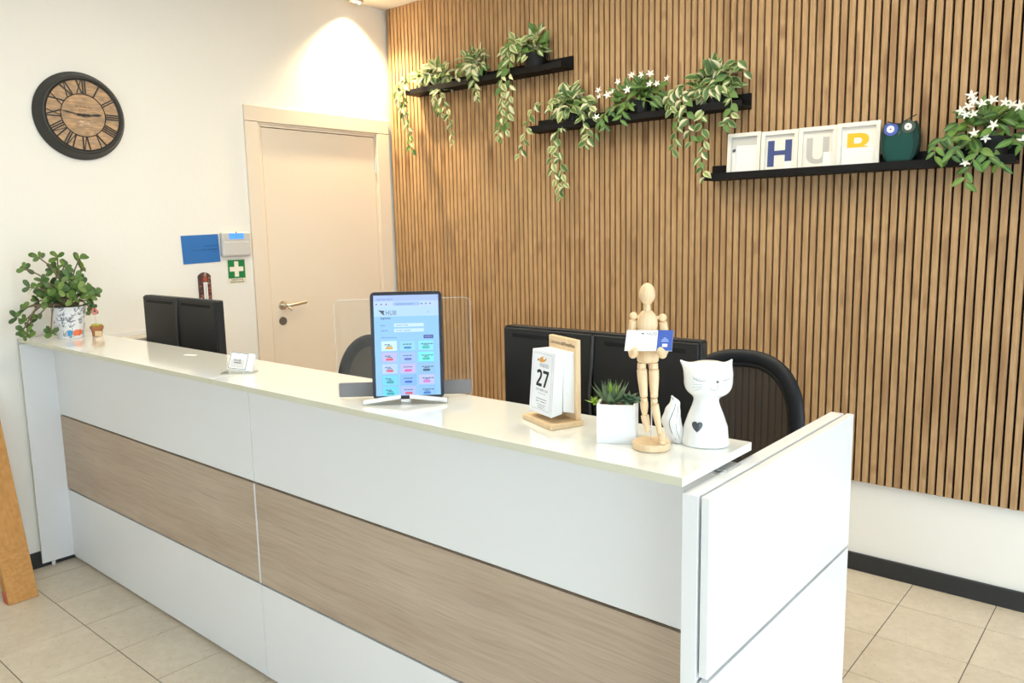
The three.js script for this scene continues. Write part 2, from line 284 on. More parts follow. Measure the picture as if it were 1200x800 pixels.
// ───────────────────────── office chairs ─────────────────────────
const weave = dataTex(128, 128, (u, v, i, j) => { const a = ((i >> 2) + (j >> 2)) % 2, e = (i % 4 === 0) || (j % 4 === 0); const c = e ? 255 : a ? 240 : 205; return [c, c, c]; }, false, 1, 1);
const meshMat = std({ color: lin(0.022, 0.021, 0.020), roughness: 0.85, alphaMap: weave, transparent: true });
const chairFrame = phys({ color: lin(0.008, 0.0095, 0.013), roughness: 0.5, specularIntensity: 0.6 });
function chair(x, z, turn, cy, label) {
  const t = thing('office_chair', label, 'chair', x, 0, z, turn);
  // back ring: closed rounded loop, oval in section
  const W = 0.185, H = 0.215, N = 64, ring = [], pos = [], idx = []; const sup = (a, n) => Math.sign(Math.cos(a)) * Math.abs(Math.cos(a)) ** (2 / n);
  const curve = (a, k = 0) => { const cx = sup(a, 2.5) * (W + k), sy = sup(a - Math.PI / 2, 2.5) * (H + k); return V(cx * (1 - 0.10 * Math.max(0, -sy / H)), cy + sy, 0.045 * (cx / W) ** 2 - 0.03 * (sy / H)); };
  for (let i = 0; i < N; i++) ring.push(curve(i / N * 2 * Math.PI));
  const M = 14; for (let i = 0; i < N; i++) { const p = ring[i], q = ring[(i + 1) % N], o = ring[(i + N - 1) % N], tan = q.clone().sub(o).normalize(), nz = V(0, 0, 1), out = tan.clone().cross(nz).normalize();
    for (let j = 0; j < M; j++) { const b = j / M * 2 * Math.PI, e = p.clone().addScaledVector(out, Math.cos(b) * 0.023).addScaledVector(nz, Math.sin(b) * 0.016); pos.push(e.x, e.y, e.z); } }
  for (let i = 0; i < N; i++) for (let j = 0; j < M; j++) { const a = i * M + j, b = i * M + (j + 1) % M, c = ((i + 1) % N) * M + j, d = ((i + 1) % N) * M + (j + 1) % M; idx.push(a, b, c, b, d, c); }
  const g = new THREE.BufferGeometry(); g.setAttribute('position', new THREE.Float32BufferAttribute(pos, 3)); g.setIndex(idx); g.computeVertexNormals(); part('back_frame', g, chairFrame, t);
  // inner lip
  const lip = []; for (let i = 0; i < N; i++) { const a = curve(i / N * 2 * Math.PI, -0.022); a.z -= 0.004; lip.push(a); } part('inner_rim', new THREE.TubeGeometry(new THREE.CatmullRomCurve3(lip, true), 96, 0.011, 8, true), std({ color: lin(0.006, 0.006, 0.007), roughness: 0.7 }), t);
  // mesh
  const mp = [], mu = [], mi = [], R = 8; for (let r = 0; r <= R; r++) for (let i = 0; i < N; i++) { const k = r / R, a = i / N * 2 * Math.PI, c = curve(a, -0.02); const xx = c.x * k, yy = cy + (c.y - cy) * k; mp.push(xx, yy, 0.045 * (xx / W) ** 2 - 0.03 * ((yy - cy) / H) - 0.004); mu.push(xx * 60, yy * 60); }
  for (let r = 0; r < R; r++) for (let i = 0; i < N; i++) { const a = r * N + i, b = r * N + (i + 1) % N; mi.push(a, b, a + N, b, b + N, a + N); }
  const mg = new THREE.BufferGeometry(); mg.setAttribute('position', new THREE.Float32BufferAttribute(mp, 3)); mg.setAttribute('uv', new THREE.Float32BufferAttribute(mu, 2)); mg.setIndex(mi); mg.computeVertexNormals(); part('back_mesh', mg, meshMat, t).userData.label = 'see-through black mesh';
  part('back_post', merge([bx(-0.03, 0.03, 0.44, cy - H + 0.02, -0.045, -0.02, 0.008), bx(-0.03, 0.03, 0.42, 0.445, -0.045, 0.2, 0.008)]), chairFrame, t);
  const sg = new RoundedBoxGeometry(0.47, 0.075, 0.45, 4, 0.035); part('seat', sg, std({ color: lin(0.014, 0.014, 0.016), roughness: 0.9 }), t, 0, 0.484, 0.2);
  part('gas_column', merge([cyl([0, 0.1, 0.22], [0, 0.43, 0.22], 0.025), cyl([0, 0.39, 0.22], [0, 0.445, 0.22], 0.09, 0.1, 20)]), chairFrame, t);
  for (let k = 0; k < 5; k++) { const a = k / 5 * 2 * Math.PI, s = Math.sin(a), c = Math.cos(a); const leg = part('leg', cyl([0, 0.1, 0.22], [s * 0.28, 0.075, 0.22 + c * 0.28], 0.024, 0.015), chairFrame, t);
    part('castor', merge([cyl([s * 0.28 - c * 0.02, 0.027, 0.22 + c * 0.28 + s * 0.02], [s * 0.28 + c * 0.02, 0.027, 0.22 + c * 0.28 - s * 0.02], 0.027, 0.027, 18), cyl([s * 0.28, 0.04, 0.22 + c * 0.28], [s * 0.28, 0.08, 0.22 + c * 0.28], 0.008)]), chairFrame, leg); }
  return t;
}
chair(2.876, 1.14, 0.12, 0.872, 'black mesh-back office chair behind the white cat figurine');
chair(1.115, 1.17, -0.10, 0.795, 'black mesh-back office chair standing in front of the cream door');
// ───────────────────────── wall clock ─────────────────────────
{
  const t = thing('wall_clock', 'round black wall clock with roman numerals on a wooden dial', 'clock', 0.0003, 2.044, 1.884);
  t.scale.set(0.978, 0.965, 1); t.rotation.y = Math.PI / 2;
  const rimMat = std({ color: lin(0.022, 0.022, 0.020), roughness: 0.5 });
  const rim = lathe([[0.15, 0.0], [0.198, 0.0], [0.2025, 0.003], [0.2025, 0.009], [0.197, 0.014], [0.181, 0.046], [0.177, 0.053], [0.170, 0.055], [0.165, 0.052], [0.163, 0.046], [0.15, 0.044]], 72); rim.rotateX(Math.PI / 2); part('rim', rim, rimMat, t);
  const dialTex = canvasTex(1024, 1024, (g, w) => {
    for (let k = 0; k < 9; k++) { const y0 = k * w / 9; for (let y = 0; y < w / 9 + 1; y++) { const yy = y0 + y; for (let x = 0; x < w; x += 8) { const n = 0.5 * noise(x / 160, yy / 5, 61 + k) + 0.5 * noise(x / 60 + k * 9, yy / 30, 77); const c = mixc([136, 108, 82], [204, 172, 138], n); if (n > 0.64) { c[0] += 10; c[2] -= 14; } g.fillStyle = `rgb(${c.map(Math.round)})`; g.fillRect(x, yy, 8, 1); } } g.fillStyle = 'rgba(96,66,44,0.55)'; g.fillRect(0, y0, w, 3); }
    g.strokeStyle = 'rgba(110,62,40,0.75)'; g.lineCap = 'round';
    const scribble = (x0, x1, y, a, lw) => { g.lineWidth = lw; g.beginPath(); for (let x = x0; x < x1; x += 6) { const yy = y + a * (hash(x, y, 5) - 0.5) * 2; x === x0 ? g.moveTo(x, yy) : g.lineTo(x, yy); } g.stroke(); };
    scribble(400, 640, 395, 18, 5); scribble(455, 560, 440, 14, 6); scribble(440, 600, 580, 9, 4); scribble(420, 560, 640, 10, 6);
    g.fillStyle = 'rgba(236,222,200,0.6)'; for (let k = 0; k < 60; k++) g.fillRect(430 + 190 * hash(k, 1, 3), 585 + 70 * hash(k, 2, 3), 26 * hash(k, 4, 3), 5);
  });
  const dial = new THREE.CircleGeometry(0.168, 64); dial.translate(0, 0, 0.0455); part('dial', dial, std({ map: dialTex, roughness: 0.55 }), t);
  part('back_plate', (() => { const g = lathe([[0, 0.03], [0.165, 0.03], [0.165, 0.0435], [0, 0.0435]], 48); g.rotateX(Math.PI / 2); return g; })(), rimMat, t);
  const ringG = (r) => { const g = new THREE.TorusGeometry(r, 0.0022, 6, 72); g.translate(0, 0, 0.0475); return g; };
  part('inner_ring', ringG(0.098), inkBlack, t); part('outer_ring', ringG(0.161), inkBlack, t);
  const R0 = 0.1, R1 = 0.16;
  const bar = (xa, xb, w) => { const a = V(xa, R0, 0), b = V(xb, R1, 0), d = b.clone().sub(a), g = new THREE.BoxGeometry(w, d.length(), 0.003); g.rotateZ(-Math.atan2(d.x, d.y)); g.translate((a.x + b.x) / 2, (a.y + b.y) / 2, 0.0475); return g; };
  const glyph = { I: (x) => [bar(x, x, 0.0055)], V: (x) => [bar(x - 0.001, x - 0.013, 0.006), bar(x + 0.001, x + 0.013, 0.0035)], X: (x) => [bar(x - 0.011, x + 0.011, 0.0035), bar(x + 0.011, x - 0.011, 0.006)] };
  const width = { I: 0.010, V: 0.024, X: 0.024 };
  ['XII', 'I', 'II', 'III', 'IIII', 'V', 'VI', 'VII', 'VIII', 'IX', 'X', 'XI'].forEach((n, k) => {
    const tot = [...n].reduce((s, c) => s + width[c], 0); let x = -tot / 2; const gs = []; for (const c of n) { gs.push(...glyph[c](x + width[c] / 2)); x += width[c]; }
    const g = merge(gs); g.rotateZ(-k * Math.PI / 6); part('numeral', g, inkBlack, t);
  });
  const hand = (ang, L, w, tail) => { const g = shapeGeo([[-w * 0.4, -tail], [w * 0.4, -tail], [w * 0.5, 0], [w, L * 0.2], [w * 0.4, L * 0.35], [w * 0.9, L * 0.75], [0, L], [-w * 0.9, L * 0.75], [-w * 0.4, L * 0.35], [-w, L * 0.2], [-w * 0.5, 0]], 0.0015); g.rotateZ(-ang); return g; };
  part('hour_hand', hand(1.49, 0.085, 0.006, 0.03), inkBlack, t, 0, 0, 0.0505); part('minute_hand', hand(4.86, 0.1, 0.0042, 0.03), inkBlack, t, 0, 0, 0.053);
  part('hub', (() => { const g = cyl([0, 0, 0.0445], [0, 0, 0.057], 0.007); return g; })(), inkBlack, t);
}
// ───────────────────────── wall plates beside the door ─────────────────────────
function plate(name, label, category, z0, z1, y0, y1, d, tex, mat, tilt = 0) {   // faces the room from the left wall
  const t = thing(name, label, category, 0.0005, (y0 + y1) / 2, (z0 + z1) / 2, Math.PI / 2); t.rotation.order = 'YXZ'; t.rotation.z = tilt;
  const w = z1 - z0, h = y1 - y0; part('sheet', bx(-w / 2, w / 2, -h / 2, h / 2, 0, d, 0.0004), mat, t);
  const g = new THREE.PlaneGeometry(w * 0.998, h * 0.998); g.translate(0, 0, d + 0.0004); part('print', g, std({ map: tex, roughness: 0.45 }), t); return t;
}
plate('blue_notice', 'plain blue notice with small dark lines of text beside the keypad', 'sign', 1.244, 1.448, 1.352, 1.497, 0.003, canvasTex(512, 360, (g, w, h) => {
  g.fillStyle = '#2a6db4'; g.fillRect(0, 0, w, h); g.fillStyle = '#143a68'; const L = (x0, x1, y, hh) => { for (let x = x0; x < x1; x += 8) if (hash(x, y, 8) > 0.15) g.fillRect(x, y, 6, hh); };
  L(285, 490, 142, 9); L(255, 480, 186, 10); g.fillRect(110, 196, 380, 3); L(420, 490, 216, 6);
}), std({ color: lin(0.03, 0.14, 0.42), roughness: 0.5 }), 0.03);
plate('first_aid_sign', 'green first aid sign with a white cross below the keypad', 'sign', 1.098, 1.206, 1.233, 1.363, 0.002, canvasTex(416, 500, (g, w, h) => {
  g.fillStyle = '#e4ddc8'; g.fillRect(0, 0, w, h); g.fillStyle = '#0f7a43'; g.fillRect(14, 10, w - 28, 380); g.fillStyle = '#efe8d8'; g.fillRect(160, 42, 96, 316); g.fillRect(52, 152, 312, 96);
  g.fillStyle = '#3a3a34'; g.font = 'bold 46px sans-serif'; g.textAlign = 'center'; g.fillText('CASSETTA DI', w / 2, 436, 370); g.fillText('MEDICAZIONE', w / 2, 484, 370);
}), paper);
{
  const t = thing('alarm_keypad', 'light grey alarm keypad with a lit blue display beside the door', 'keypad', 0.0005, 1.444, 1.156, Math.PI / 2);
  part('housing', new RoundedBoxGeometry(0.168, 0.132, 0.03, 3, 0.012), std({ color: lin(0.56, 0.54, 0.52), roughness: 0.45 }), t, 0, 0, 0.0152);
  part('display', bx(-0.043, 0.043, 0.028, 0.058, 0.0302, 0.0312), std({ color: lin(0.05, 0.2, 0.6), emissive: lin(0.10, 0.36, 1.0), emissiveIntensity: 0.8, roughness: 0.3 }), t);
  part('flap', new RoundedBoxGeometry(0.15, 0.07, 0.004, 2, 0.0015), std({ color: lin(0.58, 0.56, 0.54), roughness: 0.45 }), t, 0, -0.022, 0.0305);
  part('indicator', cyl([0.062, 0.008, 0.032], [0.062, 0.008, 0.0338], 0.003), whitePlastic, t); part('sensor', cyl([0, 0.062, 0.0285], [0, 0.062, 0.031], 0.004), inkGrey, t);
}
{
  const t = thing('wall_thermometer', 'dark wooden wall thermometer with painted flowers and a white scale', 'thermometer', 0.0005, 1.1, 1.342, Math.PI / 2);
  const s = new THREE.Shape(); s.moveTo(-0.032, 0); s.lineTo(0.032, 0); s.lineTo(0.032, 0.185); s.quadraticCurveTo(0.02, 0.2, 0, 0.202); s.quadraticCurveTo(-0.02, 0.2, -0.032, 0.185);
  part('board', new THREE.ExtrudeGeometry(s, { depth: 0.01, bevelEnabled: true, bevelSize: 0.0015, bevelThickness: 0.0015, bevelSegments: 2 }), std({ color: lin(0.06, 0.032, 0.026), roughness: 0.5 }), t);
  const fl = new THREE.ShapeGeometry(s); { const p = fl.attributes.position, uv = fl.attributes.uv; for (let i = 0; i < p.count; i++) uv.setXY(i, (p.getX(i) + 0.032) / 0.064, p.getY(i) / 0.204); } fl.translate(0, 0, 0.0121);
  part('painting', fl, std({ roughness: 0.5, map: canvasTex(192, 612, (g, w, h) => { g.fillStyle = '#4a3030'; g.fillRect(0, 0, w, h); const cs = ['#a03828', '#6e4a3c', '#8c8478', '#b86a48', '#584038', '#c8b8a8', '#6a2c2c']; for (let k = 0; k < 190; k++) { g.fillStyle = cs[k % 7]; g.beginPath(); g.arc(w * hash(k, 1, 9), h * hash(k, 2, 9), 4 + 11 * hash(k, 3, 9), 0, 7); g.fill(); } g.fillStyle = '#b0492c'; g.beginPath(); g.arc(w / 2, 110, 36, 0, 7); g.fill(); }) }), t);
  const sc = part('scale', bx(-0.011, 0.011, 0.02, 0.152, 0.0123, 0.0145, 0.0006), paper, t); part('tube', cyl([0, 0.025, 0.0155], [0, 0.145, 0.0155], 0.0014), std({ color: lin(0.35, 0.3, 0.2), roughness: 0.3 }), t);
}
// ───────────────────────── leaning cardboard box ─────────────────────────
{
  const card = std({ roughness: 0.9, map: dataTex(256, 256, (u, v) => { const a = noise(u * 6, v * 40, 51, 6, 40), b = noise(u * 20, v * 20, 52, 20, 20); return mixc([178, 126, 68], [204, 152, 92], 0.5 * a + 0.5 * b).map(Math.round); }) });
  const t = thing('cardboard_box', 'long narrow brown cardboard box leaning against the clock wall', 'box', 0.322, 0.0, 2.413);
  t.rotation.z = 0.315; const W = 0.113, D = 0.058, L = 0.86;
  // bottom front edge is the pivot; the box lies behind it
  part('carton', bx(-D, 0, 0.0005, L, -W / 2, W / 2, 0.002), card, t);
  part('flap', bx(0.0003, 0.0028, 0.24, L - 0.01, -W / 2 + 0.002, W / 2 - 0.02, 0.001), card, t);
  part('flap', bx(0.0003, 0.0022, 0.002, 0.22, -W / 2 + 0.001, W / 2 - 0.001, 0.0008), card, t);
  part('tape', bx(-D + 0.004, -0.004, 0.002, 0.06, W / 2 + 0.0002, W / 2 + 0.001), std({ color: lin(0.50, 0.09, 0.035), roughness: 0.5 }), t);
}
// ───────────────────────── things on the counter ─────────────────────────
const Y = HT + 0.0002;
const facing = (x, z, off = 0) => Math.atan2(3.905 - x, 3.4328 - z) + off;
{ // acrylic sheet
  const cx = 2.372, cz = 2.077, t = thing('acrylic_screen', 'clear acrylic sheet with rounded corners standing behind the tablet', 'screen', cx, Y, cz, Math.atan2(0.243, 0.254));
  const g = new THREE.ExtrudeGeometry(roundRect(0.352, 0.262, 0.016), { depth: 0.003, bevelEnabled: false, curveSegments: 8 }); part('sheet', g, acrylic, t, 0, 0.0, -0.012);
  const b = new THREE.ExtrudeGeometry(roundRect(0.346, 0.038, 0.005), { depth: 0.001, bevelEnabled: false }); part('band', b, std({ color: lin(0.20, 0.195, 0.205), roughness: 0.6 }), t, 0, 0.007, -0.0085).userData.label = 'grey band along the lower edge';
  part('edge', new THREE.TubeGeometry(new THREE.CatmullRomCurve3(roundRect(0.352, 0.262, 0.016).getSpacedPoints(90).slice(0, -1).map((p) => V(p.x, Math.max(p.y, 0.0016), -0.0105)), true), 180, 0.0009, 5, true), phys({ color: lin(0.9, 0.92, 0.92), roughness: 0.5, transmission: 0.75, thickness: 0 }), t);
  for (const s of [-1, 1]) part('foot', bx(s * 0.12 - 0.002, s * 0.12 + 0.002, 0, 0.02, -0.06, -0.0122, 0.0005), acrylic, t);
}
{ // tablet
  const cx = 2.408, cz = 2.096, t = thing('tablet', 'upright tablet showing a blue registration page with coloured tiles', 'tablet', cx, Y, cz, Math.atan2(0.145, 0.152));
  t.rotation.order = 'YXZ'; const body = new THREE.Group(); const W = 0.18, H = 0.272;
  const tilt = -0.10, y0 = 0.012, z0 = 0.018;
  const q = (g) => { g.rotateX(tilt); g.translate(0, y0, z0); return g; };
  const bg = new THREE.ExtrudeGeometry(roundRect(W, H, 0.013), { depth: 0.005, bevelEnabled: true, bevelSize: 0.0008, bevelThickness: 0.0006, bevelSegments: 2, curveSegments: 8 }); bg.translate(0, 0, -0.006); part('casing', q(bg), std({ color: lin(0.008, 0.010, 0.018), roughness: 0.25 }), t);
  const scr = canvasTex(768, 1040, (g, w, h) => {
    const gr = '#8cc6ff'; g.fillStyle = gr; g.fillRect(0, 0, w, h); g.fillStyle = '#a4bff6'; g.fillRect(0, 0, w, 62); g.fillStyle = '#b9d4fb'; g.fillRect(0, 62, w, 60); g.fillStyle = '#98bdf4'; g.beginPath(); g.roundRect(230, 72, 320, 38, 19); g.fill();
    g.fillStyle = '#33507c'; g.font = '20px sans-serif'; g.fillText('registrazione ingressi', 34, 48); g.fillText('registrazione.it/ingresso', 262, 98); for (const x of [34, 92, 150, 570, 620, 670]) { g.beginPath(); g.arc(x, 92, 8, 0, 7); g.fill(); }
    g.fillStyle = '#b0d6ff'; g.fillRect(0, 122, w, 96);
    g.fillStyle = '#2c3c4c'; g.beginPath(); g.moveTo(52, 152); g.lineTo(128, 158); g.lineTo(120, 176); g.quadraticCurveTo(112, 190, 134, 204); g.quadraticCurveTo(104, 206, 92, 184); g.closePath(); g.fill(); g.font = '64px sans-serif'; g.fillText('HUB', 140, 204); g.font = '30px sans-serif'; g.fillText('×', 640, 190);
    g.font = 'bold 30px sans-serif'; g.fillText('Ingresso', 74, 246); g.font = '20px sans-serif'; g.fillText('Nome', 76, 316); g.fillText('Cognome', 76, 370);
    g.fillStyle = '#c6e6fb'; g.fillRect(236, 292, 352, 36); g.fillRect(236, 346, 352, 36); g.fillStyle = '#4a6688'; g.fillText('inserisci il nome', 256, 317); g.fillText('inserisci il cognome', 256, 371);
    g.fillStyle = '#2c3c5c'; g.fillText('Seleziona la persona', 78, 442); g.fillStyle = '#1f3c96'; g.beginPath(); g.roundRect(582, 416, 116, 36, 6); g.fill(); g.fillStyle = '#bcd2ff'; g.fillText('Conferma', 594, 440);
    const bgc = ['#c8eef0', '#8fd4f8', '#84e0f4', '#b8bcf0', '#9cc0fa', '#74eef2', '#b4d0fb', '#bcbcf2', '#8cc0ee', '#6cd4f4', '#80b8fa', '#bcc4f6', '#64d6f0', '#a8bcf4', '#84c0f8'];
    const tag = ['#d8a23c', '#3a86c8', '#2eb6b8', '#e0506e', '#5c6cc0', '#2eb8a8', '#d05c74', '#e052a0', '#2c5878', '#2a9aa8', '#2860c8', '#d070d0', '#1e9ca8', '#d0506c', '#2f74c8'];
    for (let r = 0; r < 5; r++) for (let c = 0; c < 3; c++) { const k = r * 3 + c, x = 76 + c * 218, y = 470 + r * 118; g.fillStyle = bgc[k]; g.fillRect(x, y, 188, 106); g.strokeStyle = '#6f9bd2'; g.lineWidth = 2; g.strokeRect(x, y, 188, 106); g.fillStyle = tag[k]; g.beginPath(); g.roundRect(x + 50, y + 62, 88, 24, 12); g.fill(); g.fillStyle = '#33486c'; const n = 2 + (k * 7) % 3; for (let i = 0; i < n; i++) g.fillRect(x + 40 + i * 36, y + 34, 28, 9); if (k % 3 !== 1) g.fillRect(x + 66, y + 48, 58, 7); }
  });
  const sg = new THREE.PlaneGeometry(W - 0.016, H - 0.016); sg.translate(0, H / 2, 0.0); part('screen', q(sg), std({ color: lin(0.05, 0.05, 0.05), roughness: 0.15, emissive: lin(1, 1, 1), emissiveMap: scr, emissiveIntensity: 1.12 }), t);
}
{ // tablet stand
  const t = thing('tablet_stand', 'folding white tablet stand with splayed arms on the counter', 'stand', 2.402, Y, 2.101, Math.atan2(0.145, 0.152));
  const bar = (x0, x1, y0, y1) => { const g = shapeGeo([[x0, y0], [x1, y1], [x1, y1 + 0.008], [x0, y0 + 0.008]], 0.01, 0.0008); g.translate(0, 0, 0.024); return g; };
  part('arm', bar(-0.105, -0.012, 0.0035, 0.016), whitePlastic, t); part('arm', bar(0.012, 0.105, 0.016, 0.0035), whitePlastic, t);
  part('base', bx(-0.108, 0.108, 0.0, 0.0028, -0.03, 0.036, 0.001), acrylic, t); part('hinge', bx(-0.012, 0.012, 0.003, 0.011, -0.004, 0.023, 0.002), whitePlastic, t);
  part('lip', bx(-0.1, 0.1, 0.003, 0.009, 0.0365, 0.0385, 0.0005), acrylic, t);
}
{ // calendar
  const t = thing('desk_calendar', 'tear-off calendar showing 27 on a pale wooden stand', 'calendar', 2.838, Y, 2.052, -0.392);
  part('base', bx(-0.066, 0.066, 0, 0.012, -0.042, 0.042, 0.002), paleWood, t);
  const up = part('upright', bx(-0.06, 0.06, 0.0122, 0.192, -0.040, -0.028, 0.002), paleWood, t);
  const head = new THREE.PlaneGeometry(0.112, 0.02); head.translate(0, 0.178, -0.0276); part('lettering', head, std({ transparent: true, roughness: 0.7, map: canvasTex(672, 120, (g, w, h) => { g.clearRect(0, 0, w, h); g.fillStyle = '#4a3a2c'; g.textBaseline = 'middle'; g.font = '62px sans-serif'; g.fillText('Calendario', 14, 62, 300); g.font = 'bold 66px sans-serif'; g.fillText('&Filosofico', 322, 62, 336); }) }), up);
  // page block, thicker towards the foot where the sheets fan out
  const prof = (x0, x1, f) => { const g = shapeGeo([[-0.028, 0.165], [f, 0.165], [f + 0.012, 0.03], [-0.026, 0.026]], x1 - x0, 0.0006); g.rotateY(-Math.PI / 2); g.translate(x1, 0, 0); return g; };
  const block = shapeGeo([[-0.0275, 0.164], [-0.002, 0.164], [0.000, 0.034], [-0.0275, 0.028]], 0.1, 0.0006); block.rotateY(-Math.PI / 2); block.translate(0.05, 0, 0); part('page_block', block, paper, t);
  const b2 = shapeGeo([[-0.0015, 0.164], [0.019, 0.164], [0.031, 0.024], [0.004, 0.03]], 0.1, 0.0006); b2.rotateY(-Math.PI / 2); b2.translate(0.05, 0, 0); const pb = part('page_block', b2, paper, t);
  const pg = new THREE.PlaneGeometry(0.099, 0.1395); pg.rotateX(-Math.atan2(0.012, 0.14)); pg.translate(0, 0.094, 0.0262); part('page', pg, std({ roughness: 0.8, map: canvasTex(512, 720, (g, w, h) => {
    g.fillStyle = '#eceef4'; g.fillRect(0, 0, w, h); g.strokeStyle = '#8890a6'; g.lineWidth = 3; g.beginPath(); g.roundRect(40, 26, w - 80, h - 70, 36); g.stroke();
    g.fillStyle = '#e2a04a'; g.beginPath(); g.ellipse(250, 92, 84, 34, -0.2, 0, 7); g.fill(); g.fillStyle = '#eceef4'; g.beginPath(); g.ellipse(285, 72, 30, 16, -0.2, 0, 7); g.fill(); g.fillStyle = '#3c4a6c'; g.beginPath(); g.arc(146, 106, 14, 0, 7); g.fill();
    g.textAlign = 'center'; g.fillStyle = '#49505e'; g.font = '56px sans-serif'; g.fillText('VENERDI', 290, 180, 210); g.fillStyle = '#12151c'; g.font = 'bold 270px sans-serif'; g.fillText('27', 270, 408, 330); g.fillStyle = '#49505e'; g.font = '36px sans-serif'; g.fillText('SETTEMBRE 2024', 270, 460, 300); g.fillRect(190, 486, 170, 3);
    for (const [y, a, b, q] of [[548, 150, 400, 8], [578, 150, 380, 9], [612, 180, 370, 6], [634, 190, 350, 6], [654, 200, 360, 6]]) for (let x = a; x < b; x += 15) if (hash(x, y, 6) > 0.12) g.fillRect(x, y, 12, q);
  }) }), pb);
}
{ // succulent
  const x = 3.035, z = 2.085, t = thing('potted_succulent', 'artificial green succulents in a white cube pot', 'plant', x, Y, z, facing(x, z, -0.10));
  const s = new THREE.Shape([[-0.039, -0.039], [0.039, -0.039], [0.039, 0.039], [-0.039, 0.039]].map((p) => new THREE.Vector2(...p))); const hole = new THREE.Path([[-0.034, -0.034], [-0.034, 0.034], [0.034, 0.034], [0.034, -0.034]].map((p) => new THREE.Vector2(...p))); s.holes.push(hole);
  const wg = new THREE.ExtrudeGeometry(s, { depth: 0.08, bevelEnabled: false }); wg.rotateX(-Math.PI / 2); const pot = part('pot', wg, std({ color: lin(0.82, 0.82, 0.82), roughness: 0.55 }), t);
  part('gravel', metreUV(bx(-0.0338, 0.0338, 0.002, 0.072, -0.0338, 0.0338)), std({ roughness: 1, map: dataTex(128, 128, (u, v) => { const n = noise(u * 30, v * 30, 71, 30, 30); return mixc([92, 74, 62], [168, 146, 128], n).map(Math.round); }), bumpMap: null }), pot);
  const leafGeo = (L, w, curl) => { const n = 8, pos = [], idx = []; for (let i = 0; i <= n; i++) { const k = i / n, ww = w * Math.sin(Math.PI * Math.min(1, 0.25 + 0.75 * k)) ** 0.8 * (1 - k ** 3), y = L * k, zc = curl * k * k * L; for (let j = 0; j < 8; j++) { const a = j / 8 * 2 * Math.PI; pos.push(Math.cos(a) * Math.max(ww, 0.0004), y, zc + Math.sin(a) * Math.max(ww, 0.0004) * 0.4 - 0.15 * ww); } } for (let i = 0; i < n; i++) for (let j = 0; j < 8; j++) { const a = i * 8 + j, b = i * 8 + (j + 1) % 8; idx.push(a, a + 8, b, b, a + 8, b + 8); } const g = new THREE.BufferGeometry(); g.setAttribute('position', new THREE.Float32BufferAttribute(pos, 3)); g.setIndex(idx); g.computeVertexNormals(); return g; };
  const lg = leafGeo(0.05, 0.0075, -0.25), lg2 = leafGeo(0.03, 0.008, 0.3), lg3 = leafGeo(0.042, 0.0065, -0.1);
  const dull = std({ color: lin(0.10, 0.16, 0.075), roughness: 0.5 }), lime = std({ color: lin(0.26, 0.42, 0.03), roughness: 0.45 }), dark = std({ color: lin(0.055, 0.115, 0.06), roughness: 0.5 });
  const ros = (cx, cy, cz, n, geo, mats, t0, t1, s) => { for (let i = 0; i < n; i++) { const k = i / n, a = i * 2.4, lean = t1 + (t0 - t1) * k, m = part('leaf', geo, mats[i < n * 0.6 ? 0 : 1], t, cx, cy, cz); m.rotation.order = 'YXZ'; m.rotation.set(lean, a, 0); m.scale.setScalar(s * (1 - 0.35 * k)); } };
  ros(-0.012, 0.073, 0.006, 17, lg, [dull, lime], 0.12, 1.15, 1.25); ros(0.021, 0.075, -0.002, 22, lg2, [dark, dark], 0.2, 1.25, 1.35); ros(-0.048, 0.071, -0.012, 11, lg3, [lime, lime], 0.3, 1.6, 0.62); ros(-0.02, 0.073, -0.02, 10, lg, [dull, dull], 0.2, 1.05, 1.15);
  part('stem', tube([[-0.02, 0.07, -0.015], [-0.034, 0.078, -0.018], [-0.043, 0.073, -0.018]], 0.002, 10, 6), dull, t);
}
